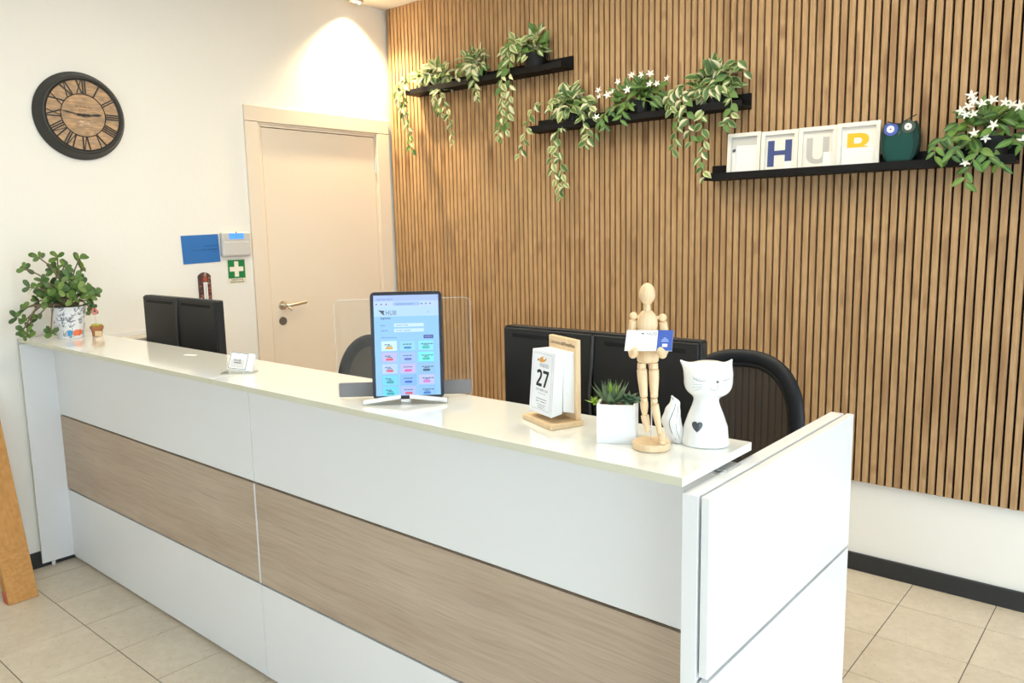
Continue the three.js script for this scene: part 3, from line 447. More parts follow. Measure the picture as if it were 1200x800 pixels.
{ // wooden mannequin
  const x = 3.126, z = 2.105, S = 0.00168, t = thing('wooden_mannequin', 'jointed wooden artist mannequin standing on one leg and holding a card', 'figurine', x, Y, z, facing(x, z));
  const q = (px, py, dz = 0) => [(px - 765.5) * S, (524 - py) * S, dz];
  const P = (n, g) => part(n, g, paleWood, t);
  P('base', (() => { const g = lathe([[0, 0], [0.035, 0], [0.037, 0.002], [0.037, 0.013], [0.035, 0.0155], [0, 0.016]], 40); return g; })());
  const eg = new THREE.SphereGeometry(1, 28, 20); { const p = eg.attributes.position; for (let i = 0; i < p.count; i++) { const yy = p.getY(i); const k = yy < 0 ? 1 - 0.28 * yy * yy : 1; p.setXYZ(i, p.getX(i) * 0.0155 * k, yy * 0.0225, p.getZ(i) * 0.017 * k); } eg.computeVertexNormals(); } eg.translate(...q(760, 342.3)); P('head', eg);
  P('neck', cyl(q(760, 363), q(760, 353), 0.0068, 0.0066, 18));
  const chest = new THREE.SphereGeometry(1, 28, 20); { const p = chest.attributes.position; for (let i = 0; i < p.count; i++) { const yy = p.getY(i); p.setXYZ(i, p.getX(i) * 0.0205 * (1 - 0.12 * Math.max(0, -yy)), yy * 0.030, p.getZ(i) * 0.0155); } chest.computeVertexNormals(); } chest.translate(...q(760, 377)); P('chest', chest);
  const waist = new THREE.SphereGeometry(0.0115, 20, 14); waist.translate(...q(760.5, 397)); P('waist_ball', waist);
  const pel = lathe([[0, 0], [0.017, 0], [0.0205, 0.003], [0.0215, 0.012], [0.019, 0.024], [0.013, 0.03], [0, 0.0315]], 28); pel.scale(1, 1, 0.75); pel.translate(...q(761, 421.5)); P('pelvis', pel);
  for (const [sx, sy, ex, ey, hx, hy, sg] of [[744.5, 367, 741, 400, 744, 407, -1], [777.5, 369, 782, 400, 778, 407, 1]]) {
    const b = new THREE.SphereGeometry(0.0078, 18, 12); b.translate(...q(sx, sy)); P('shoulder', b);
    const bar = cyl(q(sx, sy), q(760 + sg * 8, 369), 0.0035); P('shoulder_peg', bar);
    P('upper_arm', limb(q(sx, sy + 3), q(ex, ey + 2, -0.004), 0.0075, 0.0062)); const el = new THREE.SphereGeometry(0.0062, 14, 10); el.translate(...q(ex, ey + 3, -0.003)); P('elbow', el);
    P('forearm', limb(q(ex, ey + 3, -0.002), q(hx, hy + 2.5, 0.046), 0.0068, 0.0055));
    const hnd = limb(q(hx, hy + 1.5, 0.050), q(hx + sg * -3.5, hy - 7.5, 0.071), 0.0078, 0.006, 1.15); P('hand', hnd);
  }
  for (const [hx, kx, ky, ax, ay, kz, az] of [[754, 757, 464, 757.8, 488, 0.014, -0.006], [767.8, 768.5, 465, 776, 507, 0.01, 0.014]]) {
    P('hip', cyl(q(hx, 428.5), q(hx, 422), 0.0088, 0.0085, 18)); P('thigh', limb(q(hx, 427), q(kx, ky - 1, kz), 0.0098, 0.0072, 1.1)); P('knee', cyl(q(kx - 0.3, ky - 2.2, kz), q(kx + 0.3, ky + 2.5, kz), 0.0066, 0.0066, 16)); P('shin', limb(q(kx, ky + 2, kz), q(ax, ay, az), 0.0076, 0.0045, 1.16));
    const an = new THREE.SphereGeometry(0.0043, 14, 10); an.translate(...q(ax, ay + 0.5, az)); P('ankle', an);
  }
  P('foot', limb(q(757.6, 484, -0.006), q(761.5, 503, 0.010), 0.0078, 0.0052, 1.15)); P('foot', limb(q(776.5, 505, 0.008), q(778.2, 513.2, 0.034), 0.0068, 0.006, 1.1));
  part('support_rod', tube([q(761, 421, -0.006), q(764.5, 440, -0.014), q(765.5, 480, -0.012), q(765.5, 516, -0.012)], 0.0013, 24, 8), aluminium, t);
  // card held in front
  const c = thing('business_card', 'white and blue business card held by the wooden mannequin', 'card', x, Y, z, facing(x, z));
  const cm = [736, 381, 783, 381, 0]; const W = 0.0885, H = 0.05;
  const cg = bx(-W / 2, W / 2, 0, H, -0.0012, 0, 0.0003); const pg = new THREE.PlaneGeometry(W * 0.998, H * 0.998); pg.translate(0, H / 2, 0.0004);
  const place = (g) => { g.rotateX(-0.82); g.rotateZ(0.02); g.rotateY(-0.12); const [a, b] = q(761.2, 402.5); g.translate(a, b, 0.056); return g; };
  part('card', place(cg), paper, c); part('print', place(pg), std({ roughness: 0.6, map: canvasTex(708, 400, (g, w, h) => {
    g.fillStyle = '#f4f4f6'; g.fillRect(0, 0, w, h); g.fillStyle = '#1f4fae'; g.fillRect(478, 0, w - 478, h); g.fillStyle = '#5a6472'; g.fillStyle = '#3c4654'; g.font = '84px sans-serif'; g.fillText('HUB', 300, 104); g.beginPath(); g.moveTo(196, 50); g.lineTo(270, 56); g.lineTo(262, 72); g.quadraticCurveTo(262, 86, 300, 92); g.quadraticCurveTo(252, 98, 240, 72); g.fill();
    g.fillStyle = '#b6bcc8'; for (const [y, a, b] of [[150, 230, 440], [180, 170, 440], [212, 160, 440], [240, 150, 440], [320, 320, 440]]) for (let k = a; k < b; k += 14) if (hash(k, y, 4) > 0.1) g.fillRect(k, y, 11, 7);
    g.fillStyle = '#9db8ea'; for (const [y, a, b] of [[150, 570, 610], [180, 550, 640], [210, 540, 650]]) g.fillRect(a, y, b - a, 14); g.fillStyle = '#e8eefc'; g.fillRect(560, 268, 76, 60);
  }) }), c);
}
{ // ceramic cat
  const x = 3.199, z = 2.018, S = 0.00176, t = thing('cat_figurine', 'white ceramic cat figurine with a black heart and closed eyes', 'figurine', x, Y, z, facing(x, z));
  const q = (px, py) => [(px - 828) * S, (522.5 - py) * S];
  const sm = (a, b, k) => { const h = Math.max(k - Math.abs(a - b), 0) / k; return Math.min(a, b) - h * h * k * 0.25; };
  const ell = (p, c, r) => { const a = (p.x - c[0]) / r[0], b = (p.y - c[1]) / r[1], d = (p.z - c[2]) / r[2], k = Math.sqrt(a * a + b * b + d * d); return (k - 1) * Math.min(...r); };
  const cone = (p, a, b, ra, rb) => { const pa = p.clone().sub(a), ba = b.clone().sub(a), h = Math.min(1, Math.max(0, pa.dot(ba) / ba.dot(ba))); return pa.addScaledVector(ba, -h).length() - (ra + (rb - ra) * h); };
  const hd = [q(830, 446)[0], q(830, 446)[1]], prof = [[0.0, 0.046], [0.004, 0.0475], [0.018, 0.0455], [0.04, 0.0435], [0.062, 0.036], [0.082, 0.028], [0.1, 0.0225], [0.115, 0.02]];
  const bodyR = (y) => { for (let i = 1; i < prof.length; i++) if (y <= prof[i][0]) { const k = (y - prof[i - 1][0]) / (prof[i][0] - prof[i - 1][0]); return prof[i - 1][1] + (prof[i][1] - prof[i - 1][1]) * k; } return 0.02; };
  const f = (p) => {
    const r = bodyR(Math.max(0, p.y)), rad = Math.hypot(p.x * 1.02, p.z * 1.35); let d = Math.max(rad - r, p.y - 0.115, 0.0008 - p.y) * 0.8;
    const hx = (p.x - hd[0]) / 0.0475, hy = (p.y - hd[1]) / 0.0375, hz = p.z / 0.034, k = Math.pow(Math.abs(hx) ** 2.6 + Math.abs(hy) ** 2.6 + Math.abs(hz) ** 2.2, 1 / 2.5); const dh = (k - 1) * 0.034;
    d = sm(d, dh, 0.010);
    d = sm(d, cone(p, V(hd[0] - 0.034, hd[1] + 0.018, 0), V(...q(799.5, 425.5), 0.002), 0.0125, 0.002), 0.010); d = sm(d, cone(p, V(hd[0] + 0.032, hd[1] + 0.018, 0), V(...q(855, 423.5), 0.002), 0.0125, 0.002), 0.010);
    return d;
  };
  function sdf(fn, lo, hi, n) {
    const mc = new MarchingCubes(n, new THREE.MeshBasicMaterial(), false, false, 200000); mc.isolation = 0; const sz = V().subVectors(hi, lo), c = V(); const half = n / 2;
    for (let k = 0; k < n; k++) for (let j = 0; j < n; j++) for (let i = 0; i < n; i++) { c.set(lo.x + sz.x * ((i - half) / half * 0.5 + 0.5), lo.y + sz.y * ((j - half) / half * 0.5 + 0.5), lo.z + sz.z * ((k - half) / half * 0.5 + 0.5)); mc.field[i + j * n + k * n * n] = -fn(c); }
    mc.update(); const cnt = mc.count, pos = new Float32Array(cnt * 3), nor = new Float32Array(cnt * 3);
    for (let i = 0; i < cnt; i++) { const P0 = [0, 1, 2].map((a) => mc.positionArray[i * 3 + a]); const w = V(lo.x + sz.x * (P0[0] * 0.5 + 0.5), lo.y + sz.y * (P0[1] * 0.5 + 0.5), lo.z + sz.z * (P0[2] * 0.5 + 0.5)); pos.set([w.x, w.y, w.z], i * 3);
      const e = 0.0004, gx = fn(V(w.x + e, w.y, w.z)) - fn(V(w.x - e, w.y, w.z)), gy = fn(V(w.x, w.y + e, w.z)) - fn(V(w.x, w.y - e, w.z)), gz = fn(V(w.x, w.y, w.z + e)) - fn(V(w.x, w.y, w.z - e)), l = Math.hypot(gx, gy, gz) || 1; nor.set([gx / l, gy / l, gz / l], i * 3); }
    const g = new THREE.BufferGeometry(); g.setAttribute('position', new THREE.BufferAttribute(pos, 3)); g.setAttribute('normal', new THREE.BufferAttribute(nor, 3)); return g;
  }
  const dip = (g) => { g.computeBoundingBox(); g.translate(0, -g.boundingBox.min.y, 0); return g; };
  part('body', dip(sdf(f, V(-0.08, -0.012, -0.055), V(0.08, 0.195, 0.055), 72)), ceramicWhite, t);
  // tail
  const tp = [[798, 519, 0.0125], [793, 508, 0.0175], [789.5, 496, 0.0185], [791, 485, 0.0145], [793.5, 476, 0.009], [790, 467.5, 0.002]], tz = -0.004;
  const ft = (p) => { let d = 1; for (let i = 0; i + 1 < tp.length; i++) { const a = q(tp[i][0], tp[i][1]), b = q(tp[i + 1][0], tp[i + 1][1]); d = Math.min(d, i ? sm(d, cone(V(p.x, p.y, (p.z - tz) * 1.6), V(...a, 0), V(...b, 0), tp[i][2], tp[i + 1][2]), 0.006) : cone(V(p.x, p.y, (p.z - tz) * 1.6), V(...a, 0), V(...b, 0), tp[i][2], tp[i + 1][2])); } return Math.max(d, 0.0008 - p.y); };
  part('tail', dip(sdf(ft, V(-0.11, -0.012, -0.03), V(-0.02, 0.115, 0.02), 56)), ceramicWhite, t);
  const surf = (fn, X, Yy, z0 = 0.06) => { let zz = z0; for (let i = 0; i < 300; i++) { if (fn(V(X, Yy, zz)) < 0.0002) break; zz -= 0.0003; } return zz; };
  const line = (name, pts, r, mat, fn = f, par = t) => part(name, tube(pts.map(([a, b]) => { const [X, Yy] = q(a, b); return [X, Yy, surf(fn, X, Yy) + 0.0001]; }), r, 16, 5), mat, par);
  const hs = new THREE.Shape(); hs.moveTo(0, -0.0105); hs.bezierCurveTo(-0.012, -0.002, -0.012, 0.009, -0.0055, 0.009); hs.bezierCurveTo(-0.002, 0.009, 0, 0.006, 0, 0.004); hs.bezierCurveTo(0, 0.006, 0.002, 0.009, 0.0055, 0.009); hs.bezierCurveTo(0.012, 0.009, 0.012, -0.002, 0, -0.0105);
  const hg = new THREE.ExtrudeGeometry(hs, { depth: 0.002, bevelEnabled: true, bevelSize: 0.0006, bevelThickness: 0.0008, bevelSegments: 2, curveSegments: 10 }); { const [X, Yy] = q(819, 498); hg.rotateX(-0.12); hg.rotateY(-0.25); hg.translate(X, Yy, surf(f, X, Yy) - 0.0012); } part('heart', hg, phys({ color: lin(0.006, 0.006, 0.006), roughness: 0.15, clearcoat: 0.6 }), t).userData.label = 'glossy black heart';
  const ng = new THREE.SphereGeometry(0.003, 12, 8); { const [X, Yy] = q(840, 446); ng.scale(1, 0.85, 0.4); ng.translate(X, Yy, surf(f, X, Yy)); } part('nose', ng, inkGrey, t);
  line('mouth', [[840, 447], [840.3, 452], [839.5, 455], [836, 456], [832, 453.5]], 0.00035, inkGrey);
  line('closed_eye', [[814, 443], [818, 445], [823, 445.4], [827, 444.6]], 0.0005, inkGrey); line('closed_eye', [[845.5, 444.2], [849, 444.6], [853, 443.2]], 0.0005, inkGrey);
  for (const [a, b, c, d] of [[816, 444, 813.5, 441], [818.5, 445, 817, 442], [821, 445, 820, 442], [849.5, 444.5, 850, 442], [852, 444, 853, 441.8]]) line('eyelash', [[a, b], [(a + c) / 2, (b + d) / 2], [c, d]], 0.0003, inkGrey);
  for (const [a, b, c, d] of [[824.5, 449, 814, 449.8], [824, 451.5, 812.5, 453.5], [823, 453.5, 815, 457], [849, 448.5, 853.5, 449.5], [848.5, 450.5, 852, 454]]) line('whisker', [[a, b], [(a + c) / 2, (b + d) / 2], [c, d]], 0.0003, inkGrey);
  line('tail_stripe', [[790, 468.5], [794, 478], [790.5, 488], [787.5, 497], [790, 508], [795, 518]], 0.0006, inkBlack, ft); line('tail_stripe', [[791, 470], [797, 480], [796.2, 490], [795, 500], [797, 510], [799.5, 517]], 0.0004, inkGrey, ft);
}
{ // acrylic card holder
  const x = 1.645, z = 2.125, t = thing('card_holder', 'small clear acrylic stand holding white cards on the counter', 'card holder', x, Y, z, facing(x, z, -0.35));
  part('base', bx(-0.055, 0.055, 0, 0.003, -0.03, 0.03, 0.001), acrylic, t); part('back', (() => { const g = bx(-0.05, 0.05, 0, 0.05, -0.0015, 0.0015, 0.0005); g.rotateX(-0.5); g.translate(0, 0.003, -0.006); return g; })(), acrylic, t); part('lip', bx(-0.05, 0.05, 0.003, 0.016, 0.022, 0.0245, 0.0006), acrylic, t);
  const c = thing('name_card_stack', 'small stack of white cards in the acrylic holder', 'card', x, Y, z, facing(x, z, -0.35));
  const tr = (g) => { g.rotateZ(-0.13); g.rotateX(-0.42); g.translate(0.004, 0.0095, 0.008); return g; };
  const cards = part('cards', tr(bx(-0.04, 0.04, 0, 0.056, -0.005, 0.005, 0.0006)), paper, c); const pg = new THREE.PlaneGeometry(0.079, 0.055); pg.translate(0, 0.028, 0.0056);
  part('print', tr(pg), std({ roughness: 0.5, map: canvasTex(512, 356, (g, w, h) => { g.fillStyle = '#f4f4f4'; g.fillRect(0, 0, w, h); g.strokeStyle = '#33363c'; g.lineWidth = 12; g.strokeRect(14, 10, 356, h - 24); g.fillStyle = '#d2d2d0'; g.fillRect(40, 150, 280, 170); g.fillStyle = '#5c5c60'; g.font = 'bold 74px sans-serif'; g.fillText('HUB', 96, 188); g.fillRect(110, 206, 150, 20); }) }), cards);
}
{ const t = thing('adhesive_label', 'tiny white label stuck flat on the glossy counter', 'label', 1.153, HT, 2.042, 0.3); const g = new THREE.ExtrudeGeometry(roundRect(0.055, 0.022, 0.009), { depth: 0.0006, bevelEnabled: false }); g.rotateX(-Math.PI / 2); part('sticker', g, paper, t, 0, 0.0002, 0); }
// ───────────────────────── wall shelves ─────────────────────────
function shelf(x0, x1, y, label) {
  const t = thing('wall_shelf', label, 'shelf', x0, y, SLAT_Z, 0, 'black picture ledges on the slatted wall'), L = x1 - x0;
  part('back_rail', bx(0, L, 0.0, 0.068, 0.0003, 0.012, 0.001), blackMetal, t); part('ledge', bx(0, L, 0, 0.012, 0.0122, 0.098, 0.001), blackMetal, t); part('front_lip', bx(0, L, 0.0, 0.03, 0.0982, 0.108, 0.001), blackMetal, t); return t;
}
const SH = [[0.285, 1.445, 2.296], [1.215, 2.402, 1.996], [2.225, 3.42, 1.694]];
shelf(...SH[0], 'black wall ledge carrying three trailing plants beside the corner');
shelf(...SH[1], 'black wall ledge carrying a white flowering plant between two trailing plants');
shelf(...SH[2], 'black wall ledge carrying the framed letters and the owl');
// ───────────────────────── framed letters and owl ─────────────────────────
const ledge = (k) => SH[k][2] + 0.0123;
const frameMat = std({ color: lin(0.78, 0.76, 0.70), roughness: 0.4 });
function letterFrame(cx, w, h, z, turn, draw, label, notes) {
  const t = thing('letter_frame', label, 'picture frame', cx, ledge(2), z, turn, 'framed letters on the ledge');
  const lean = -0.055, tr = (g) => { g.rotateX(lean); return g; };
  const s = new THREE.Shape([[-w / 2, 0], [w / 2, 0], [w / 2, h], [-w / 2, h]].map((p) => new THREE.Vector2(...p))), b = 0.0165; s.holes.push(new THREE.Path([[-w / 2 + b, b], [-w / 2 + b, h - b], [w / 2 - b, h - b], [w / 2 - b, b]].map((p) => new THREE.Vector2(...p))));
  part('frame', tr(new THREE.ExtrudeGeometry(s, { depth: 0.014, bevelEnabled: true, bevelSize: -0.0006, bevelThickness: 0.0008, bevelSegments: 1 })), frameMat, t);
  part('backing', tr(bx(-w / 2 + 0.004, w / 2 - 0.004, 0.004, h - 0.004, -0.003, 0.001)), paper, t);
  const g = new THREE.PlaneGeometry(w - 2 * b + 0.002, h - 2 * b + 0.002); g.translate(0, h / 2, 0.0016); part('picture', tr(g), std({ roughness: 0.55, map: canvasTex(320, 384, draw) }), t);
  const iw = w - 2 * b, ih = h - 2 * b;
  for (const [u0, u1, v0, v1, r] of notes || []) { const c = bx(-iw / 2 + u0 * iw, -iw / 2 + u1 * iw, b + v0 * ih, b + v1 * ih, 0.0024, 0.0032); if (r) c.rotateZ(r); part('note', tr(c), paper, t).userData.label = 'blank white slip of paper'; }
  return t;
}
const letter = (ch, col, bg, bw, bh, x0, y0) => (g, w, h) => { g.fillStyle = bg; g.fillRect(0, 0, w, h); g.fillStyle = col; g.font = 'bold 300px sans-serif'; const m = g.measureText(ch), mw = m.actualBoundingBoxRight + m.actualBoundingBoxLeft, mh = m.actualBoundingBoxAscent + m.actualBoundingBoxDescent; g.save(); g.translate(x0, y0); g.scale(bw / mw, bh / mh); g.fillText(ch, m.actualBoundingBoxLeft, m.actualBoundingBoxAscent); g.restore(); };
letterFrame(2.392, 0.152, 0.186, 0.0735, 0.0, (g, w, h) => { g.fillStyle = '#c9c8c4'; g.fillRect(0, 0, w, h); g.fillStyle = '#2f3b5a'; g.beginPath(); g.moveTo(8, 136); g.lineTo(44, 118); g.lineTo(48, 150); g.lineTo(14, 160); g.fill(); }, 'white frame whose picture is mostly hidden by a white slip of paper', [[0.165, 0.98, 0.0, 0.76, -0.02], [0.02, 0.16, 0.0, 0.56]]);
letterFrame(2.552, 0.16, 0.181, 0.075, 0.0, letter('H', '#37487f', '#e2ded6', 268, 282, 18, 58), 'white frame with a navy letter H', [[0.66, 0.98, 0.0, 0.24]]);
letterFrame(2.712, 0.155, 0.182, 0.0755, 0.03, letter('U', '#b9b6b2', '#e6e0d6', 244, 276, 34, 66), 'white frame with a pale grey letter U', [[0.68, 0.98, 0.0, 0.41]]);
letterFrame(2.873, 0.162, 0.184, 0.077, 0.04, letter('B', '#efb71c', '#ece8e0', 216, 262, 46, 62), 'white frame with a yellow letter B half covered by white paper', [[0.0, 0.96, 0.0, 0.46]]);
{
  const t = thing('owl_figurine', 'dark green metal owl figurine with one blue and one grey eye', 'figurine', 3.028, ledge(2), 0.078, 0.10);
  const green = phys({ color: lin(0.004, 0.062, 0.05), roughness: 0.4, specularIntensity: 0.5 }), mid = phys({ color: lin(0.003, 0.036, 0.03), roughness: 0.45, specularIntensity: 0.5 }), blue = std({ color: lin(0.06, 0.10, 0.42), roughness: 0.4 }), grey = std({ color: lin(0.05, 0.075, 0.055), roughness: 0.5 });
  part('foot', bx(-0.035, 0.035, 0, 0.008, -0.02, 0.028, 0.002), green, t);
  const b = new THREE.Shape(); b.moveTo(-0.03, 0.006); b.bezierCurveTo(-0.058, 0.03, -0.066, 0.075, -0.06, 0.115); b.bezierCurveTo(-0.058, 0.135, -0.054, 0.145, -0.05, 0.155); b.bezierCurveTo(-0.03, 0.148, 0.03, 0.148, 0.05, 0.155); b.bezierCurveTo(0.054, 0.145, 0.062, 0.13, 0.064, 0.1); b.bezierCurveTo(0.066, 0.06, 0.055, 0.03, 0.032, 0.006);
  const bg = new THREE.ExtrudeGeometry(b, { depth: 0.03, bevelEnabled: true, bevelSize: 0.006, bevelThickness: 0.01, bevelSegments: 4, curveSegments: 20 }); bg.translate(0, 0.0062, -0.02); part('body', bg, mid, t);
  const sc = (y, w, n, r) => { const s = new THREE.Shape(); s.moveTo(-w, y + 0.04); s.lineTo(-w, y); for (let i = 0; i < n; i++) { const a = -w + 2 * w * i / n, c = -w + 2 * w * (i + 1) / n; s.quadraticCurveTo((a + c) / 2, y - r, c, y); } s.lineTo(w, y + 0.04); return new THREE.ExtrudeGeometry(s, { depth: 0.002, bevelEnabled: false, curveSegments: 6 }); };
  part('feathers', sc(0.098, 0.046, 7, 0.011), green, t, 0, 0.006, 0.0203); const chest = shapeGeo([[-0.036, 0.02], [0.036, 0.02], [0.05, 0.06], [0.05, 0.098], [-0.05, 0.098], [-0.05, 0.06]], 0.0016, 0.0); part('breast_plate', chest, green, t, 0, 0.004, 0.0202);
  for (const [x, y, r, m] of [[-0.031, 0.142, 0.025, blue], [0.03, 0.147, 0.024, grey]]) { const e = part('eye', cyl([x, y, 0.0205], [x, y, 0.0255], r, r, 28), m, t); part('white', cyl([x - 0.001, y, 0.0256], [x - 0.001, y, 0.0268], r * 0.55, r * 0.55, 24), paper, e); part('pupil', cyl([x - 0.001, y, 0.0269], [x - 0.001, y, 0.0276], r * 0.12, r * 0.12, 12), inkBlack, e); }
  part('brow', merge([tube([[-0.045, 0.171, 0.024], [-0.02, 0.163, 0.026], [0.0, 0.160, 0.027]], 0.0022, 10, 6), tube([[0.0, 0.160, 0.027], [0.03, 0.176, 0.026], [0.056, 0.19, 0.024]], 0.0022, 10, 6)]), std({ color: lin(0.02, 0.022, 0.016), roughness: 0.5 }), t);
  part('beak', shapeGeo([[-0.006, 0.13], [0.006, 0.13], [0, 0.116]], 0.004, 0.0005), grey, t, 0, 0, 0.0215);
}
// ───────────────────────── plants ─────────────────────────
function leafGeometry(L, W, fold, droop, col, nx = 4, ny = 6, shape = 0.9) {     // grows along +y, face towards +z
  const pos = [], c = [], idx = [];
  for (let i = 0; i <= ny; i++) { const k = i / ny, w = shape ? W * Math.sin(Math.PI * k ** shape) * (1 - 0.12 * k) : W * Math.sqrt(Math.max(0, 1 - (2 * k - 1) ** 2)) * (0.62 + 0.38 * k); for (let j = 0; j <= nx; j++) { const s = j / nx * 2 - 1; pos.push(s * w * 0.5, L * k * Math.cos(droop * k * 0.6), Math.abs(s) * w * fold - droop * L * k * k * 0.5); const q = col(s, k); c.push(...q); } }
  for (let i = 0; i < ny; i++) for (let j = 0; j < nx; j++) { const a = i * (nx + 1) + j; idx.push(a, a + 1, a + nx + 1, a + 1, a + nx + 2, a + nx + 1); }
  const g = new THREE.BufferGeometry(); g.setAttribute('position', new THREE.Float32BufferAttribute(pos, 3)); g.setAttribute('color', new THREE.Float32BufferAttribute(c, 3)); g.setIndex(idx); g.computeVertexNormals(); return g;
}
const leafMat = phys({ vertexColors: true, roughness: 0.5, side: THREE.DoubleSide });
const G1 = [0.10, 0.20, 0.045], G2 = [0.055, 0.125, 0.03], G3 = [0.17, 0.29, 0.06], CR = [0.66, 0.64, 0.42], CY = [0.44, 0.50, 0.20];
const hoyaLeaf = [
  leafGeometry(1, 0.56, 0.16, 0.5, (s) => Math.abs(s) > 0.72 ? CR : Math.abs(s) > 0.3 ? CY : G1),
  leafGeometry(1, 0.54, 0.16, 0.35, (s) => Math.abs(s) < 0.3 ? CR : G1),
  leafGeometry(1, 0.58, 0.13, 0.6, (s) => s > 0.3 ? CR : G2),
  leafGeometry(1, 0.56, 0.15, 0.4, (s, k) => Math.abs(s) > 0.85 ? CY : G2),
  leafGeometry(1, 0.52, 0.2, 0.7, (s) => Math.abs(s) > 0.6 ? G3 : CR),
  leafGeometry(1, 0.56, 0.14, 0.45, () => G1),
];
const jasLeaf = [0, 1, 2].map((k) => leafGeometry(1, 0.42, 0.14, 0.35 + 0.2 * k, (s) => Math.abs(s) < 0.2 ? [0.16, 0.27, 0.05] : [[0.075, 0.19, 0.04], [0.13, 0.25, 0.045], [0.045, 0.12, 0.035]][k]));
const jadeLeaf = [0, 1, 2].map((k) => leafGeometry(1, 0.68, 0.06, 0.3, () => [[0.075, 0.155, 0.03], [0.12, 0.20, 0.035], [0.045, 0.10, 0.026]][k], 4, 8, 0));
const _m = new THREE.Matrix4(), up0 = V(0, 1, 0);
function putLeaf(t, geo, p, dir, face, s, name = 'leaf') {
  const y = dir.clone().normalize(), x = y.clone().cross(face).normalize(); if (x.lengthSq() < 0.01) x.set(1, 0, 0); const z = x.clone().cross(y).normalize();
  const m = part(name, geo, leafMat, t); m.quaternion.setFromRotationMatrix(_m.makeBasis(x, y, z)); m.position.copy(p); m.scale.setScalar(s); return m;
}
const stemMat = std({ color: lin(0.20, 0.22, 0.07), roughness: 0.6 }), woodyStem = std({ color: lin(0.16, 0.12, 0.07), roughness: 0.8 });
function flowerPot(t, r0, r1, h, mat = potBlack) {
  const p = part('pot', lathe([[0, 0], [r0, 0], [r0 + 0.001, 0.002], [r1 - 0.003, h - 0.018], [r1, h - 0.018], [r1 + 0.001, h - 0.002], [r1, h], [r1 - 0.003, h], [r1 - 0.004, h - 0.012], [0, h - 0.012]], 32), mat, t); part('soil', lathe([[0, h - 0.006], [r1 - 0.0045, h - 0.0115]], 24), soilMat, p); return p;
}
function vine(t, pts, x0, y0, z0, n, size, geos, depth) {      // pts in world (x,y) just in front of the ledge
  const P = pts.map(([x, y], i) => V(x - x0, y - y0, depth(i / (pts.length - 1)) - z0)), c = new THREE.CatmullRomCurve3(P);
  part('stem', new THREE.TubeGeometry(c, 40, 0.0016, 5), stemMat, t);
  for (let i = 0; i < n; i++) { const k = (i + 0.6) / n, p = c.getPoint(k), tan = c.getTangent(k), side = i % 2 ? 1 : -1; const dir = V(side * rr(0.5, 1.0), rr(-0.7, -0.1), rr(-0.15, 0.55)).addScaledVector(tan, 0.4); putLeaf(t, geos(k), p, dir, V(rr(-0.2, 0.6), rr(0.0, 0.5), 1), size * rr(0.85, 1.25) * (1 - 0.25 * k)); }
}
function clump(t, cx, cy, cz, n, rx, ry, rz, size, geos, lo = 0.0) {
  for (let i = 0; i < n; i++) { const a = i * 2.39996 + rr(-0.3, 0.3), e = lo + (1 - lo) * ((i + 0.5) / n), el = e * Math.PI / 2; const d = V(Math.cos(a) * Math.cos(el), Math.sin(el), Math.sin(a) * Math.cos(el)), k = rr(0.45, 1.0), p = V(cx + d.x * rx * k, cy + d.y * ry * k, Math.max(-0.02, cz + d.z * rz * k)); const dir = d.clone().multiplyScalar(0.7).add(V(rr(-0.9, 0.9), rr(-0.95, 0.35), rr(-0.2, 0.6))); const sz = size * rr(0.8, 1.3); dir.normalize(); if (p.z + dir.z * sz < -0.04) dir.z = Math.max(dir.z, 0) + 0.1; putLeaf(t, geos(), p, dir, V(rr(-0.2, 0.6), 0.55, 1), sz); }
}
const hoyaPick = (w) => () => hoyaLeaf[w[Math.floor(rnd() * w.length)]];
const fall = (k) => k < 0.12 ? 0.085 + 0.5 * k : 0.146;
function hoya(label, k, px, pr, ph, clumps, vines, pick, size, cover = 14) {
  const z0 = 0.078, y0 = ledge(k), t = thing('trailing_plant', label, 'plant', px, y0, z0, 0, 'trailing variegated plants on the ledges'); flowerPot(t, pr * 0.78, pr, ph);
  for (const [x, y, n, rx, ry] of clumps) clump(t, x - px, y - y0, 0.0, n, rx, ry, 0.05, size, pick, -0.15);
  for (let i = 0; i < cover; i++) { const a = (i + 0.5) / cover * 2.6 - 1.3; putLeaf(t, pick(), V(Math.sin(a) * pr * 1.05, ph * rr(0.85, 1.15), Math.min(0.058, Math.cos(a) * pr * 1.05)), V(Math.sin(a) * 0.8 + rr(-0.4, 0.4), rr(-1.1, -0.2), 0.25), V(0.3, 0.3, 1), size * rr(0.85, 1.2)); }
  for (const [pts, n] of vines) vine(t, pts, px, y0, z0, n, size, () => pick(), fall); return t;
}
hoya('trailing variegated plant nearest the corner, hanging over the end of the ledge', 0, 0.47, 0.045, 0.075, [[0.45, 2.385, 44, 0.11, 0.07], [0.56, 2.35, 26, 0.07, 0.07]], [
  [[[0.418, 2.408], [0.300, 2.41], [0.225, 2.338], [0.246, 2.250], [0.300, 2.145], [0.325, 2.053], [0.335, 1.97]], 24], [[[0.54, 2.37], [0.589, 2.268], [0.640, 2.177], [0.669, 2.070], [0.672, 1.975]], 15], [[[0.508, 2.37], [0.540, 2.273], [0.551, 2.215], [0.590, 2.149]], 12], [[[0.39, 2.4], [0.29, 2.36], [0.28, 2.25], [0.26, 2.16]], 10]], hoyaPick([0, 1, 2, 3, 4, 5]), 0.058);
hoya('small pale variegated plant between the two larger ones on the highest ledge', 0, 0.83, 0.042, 0.075, [[0.79, 2.385, 58, 0.10, 0.10]], [[[[0.80, 2.43], [0.835, 2.36], [0.862, 2.28], [0.879, 2.2]], 12], [[[0.77, 2.42], [0.735, 2.38], [0.72, 2.33]], 6]], hoyaPick([0, 1, 4, 4, 1, 5]), 0.055);
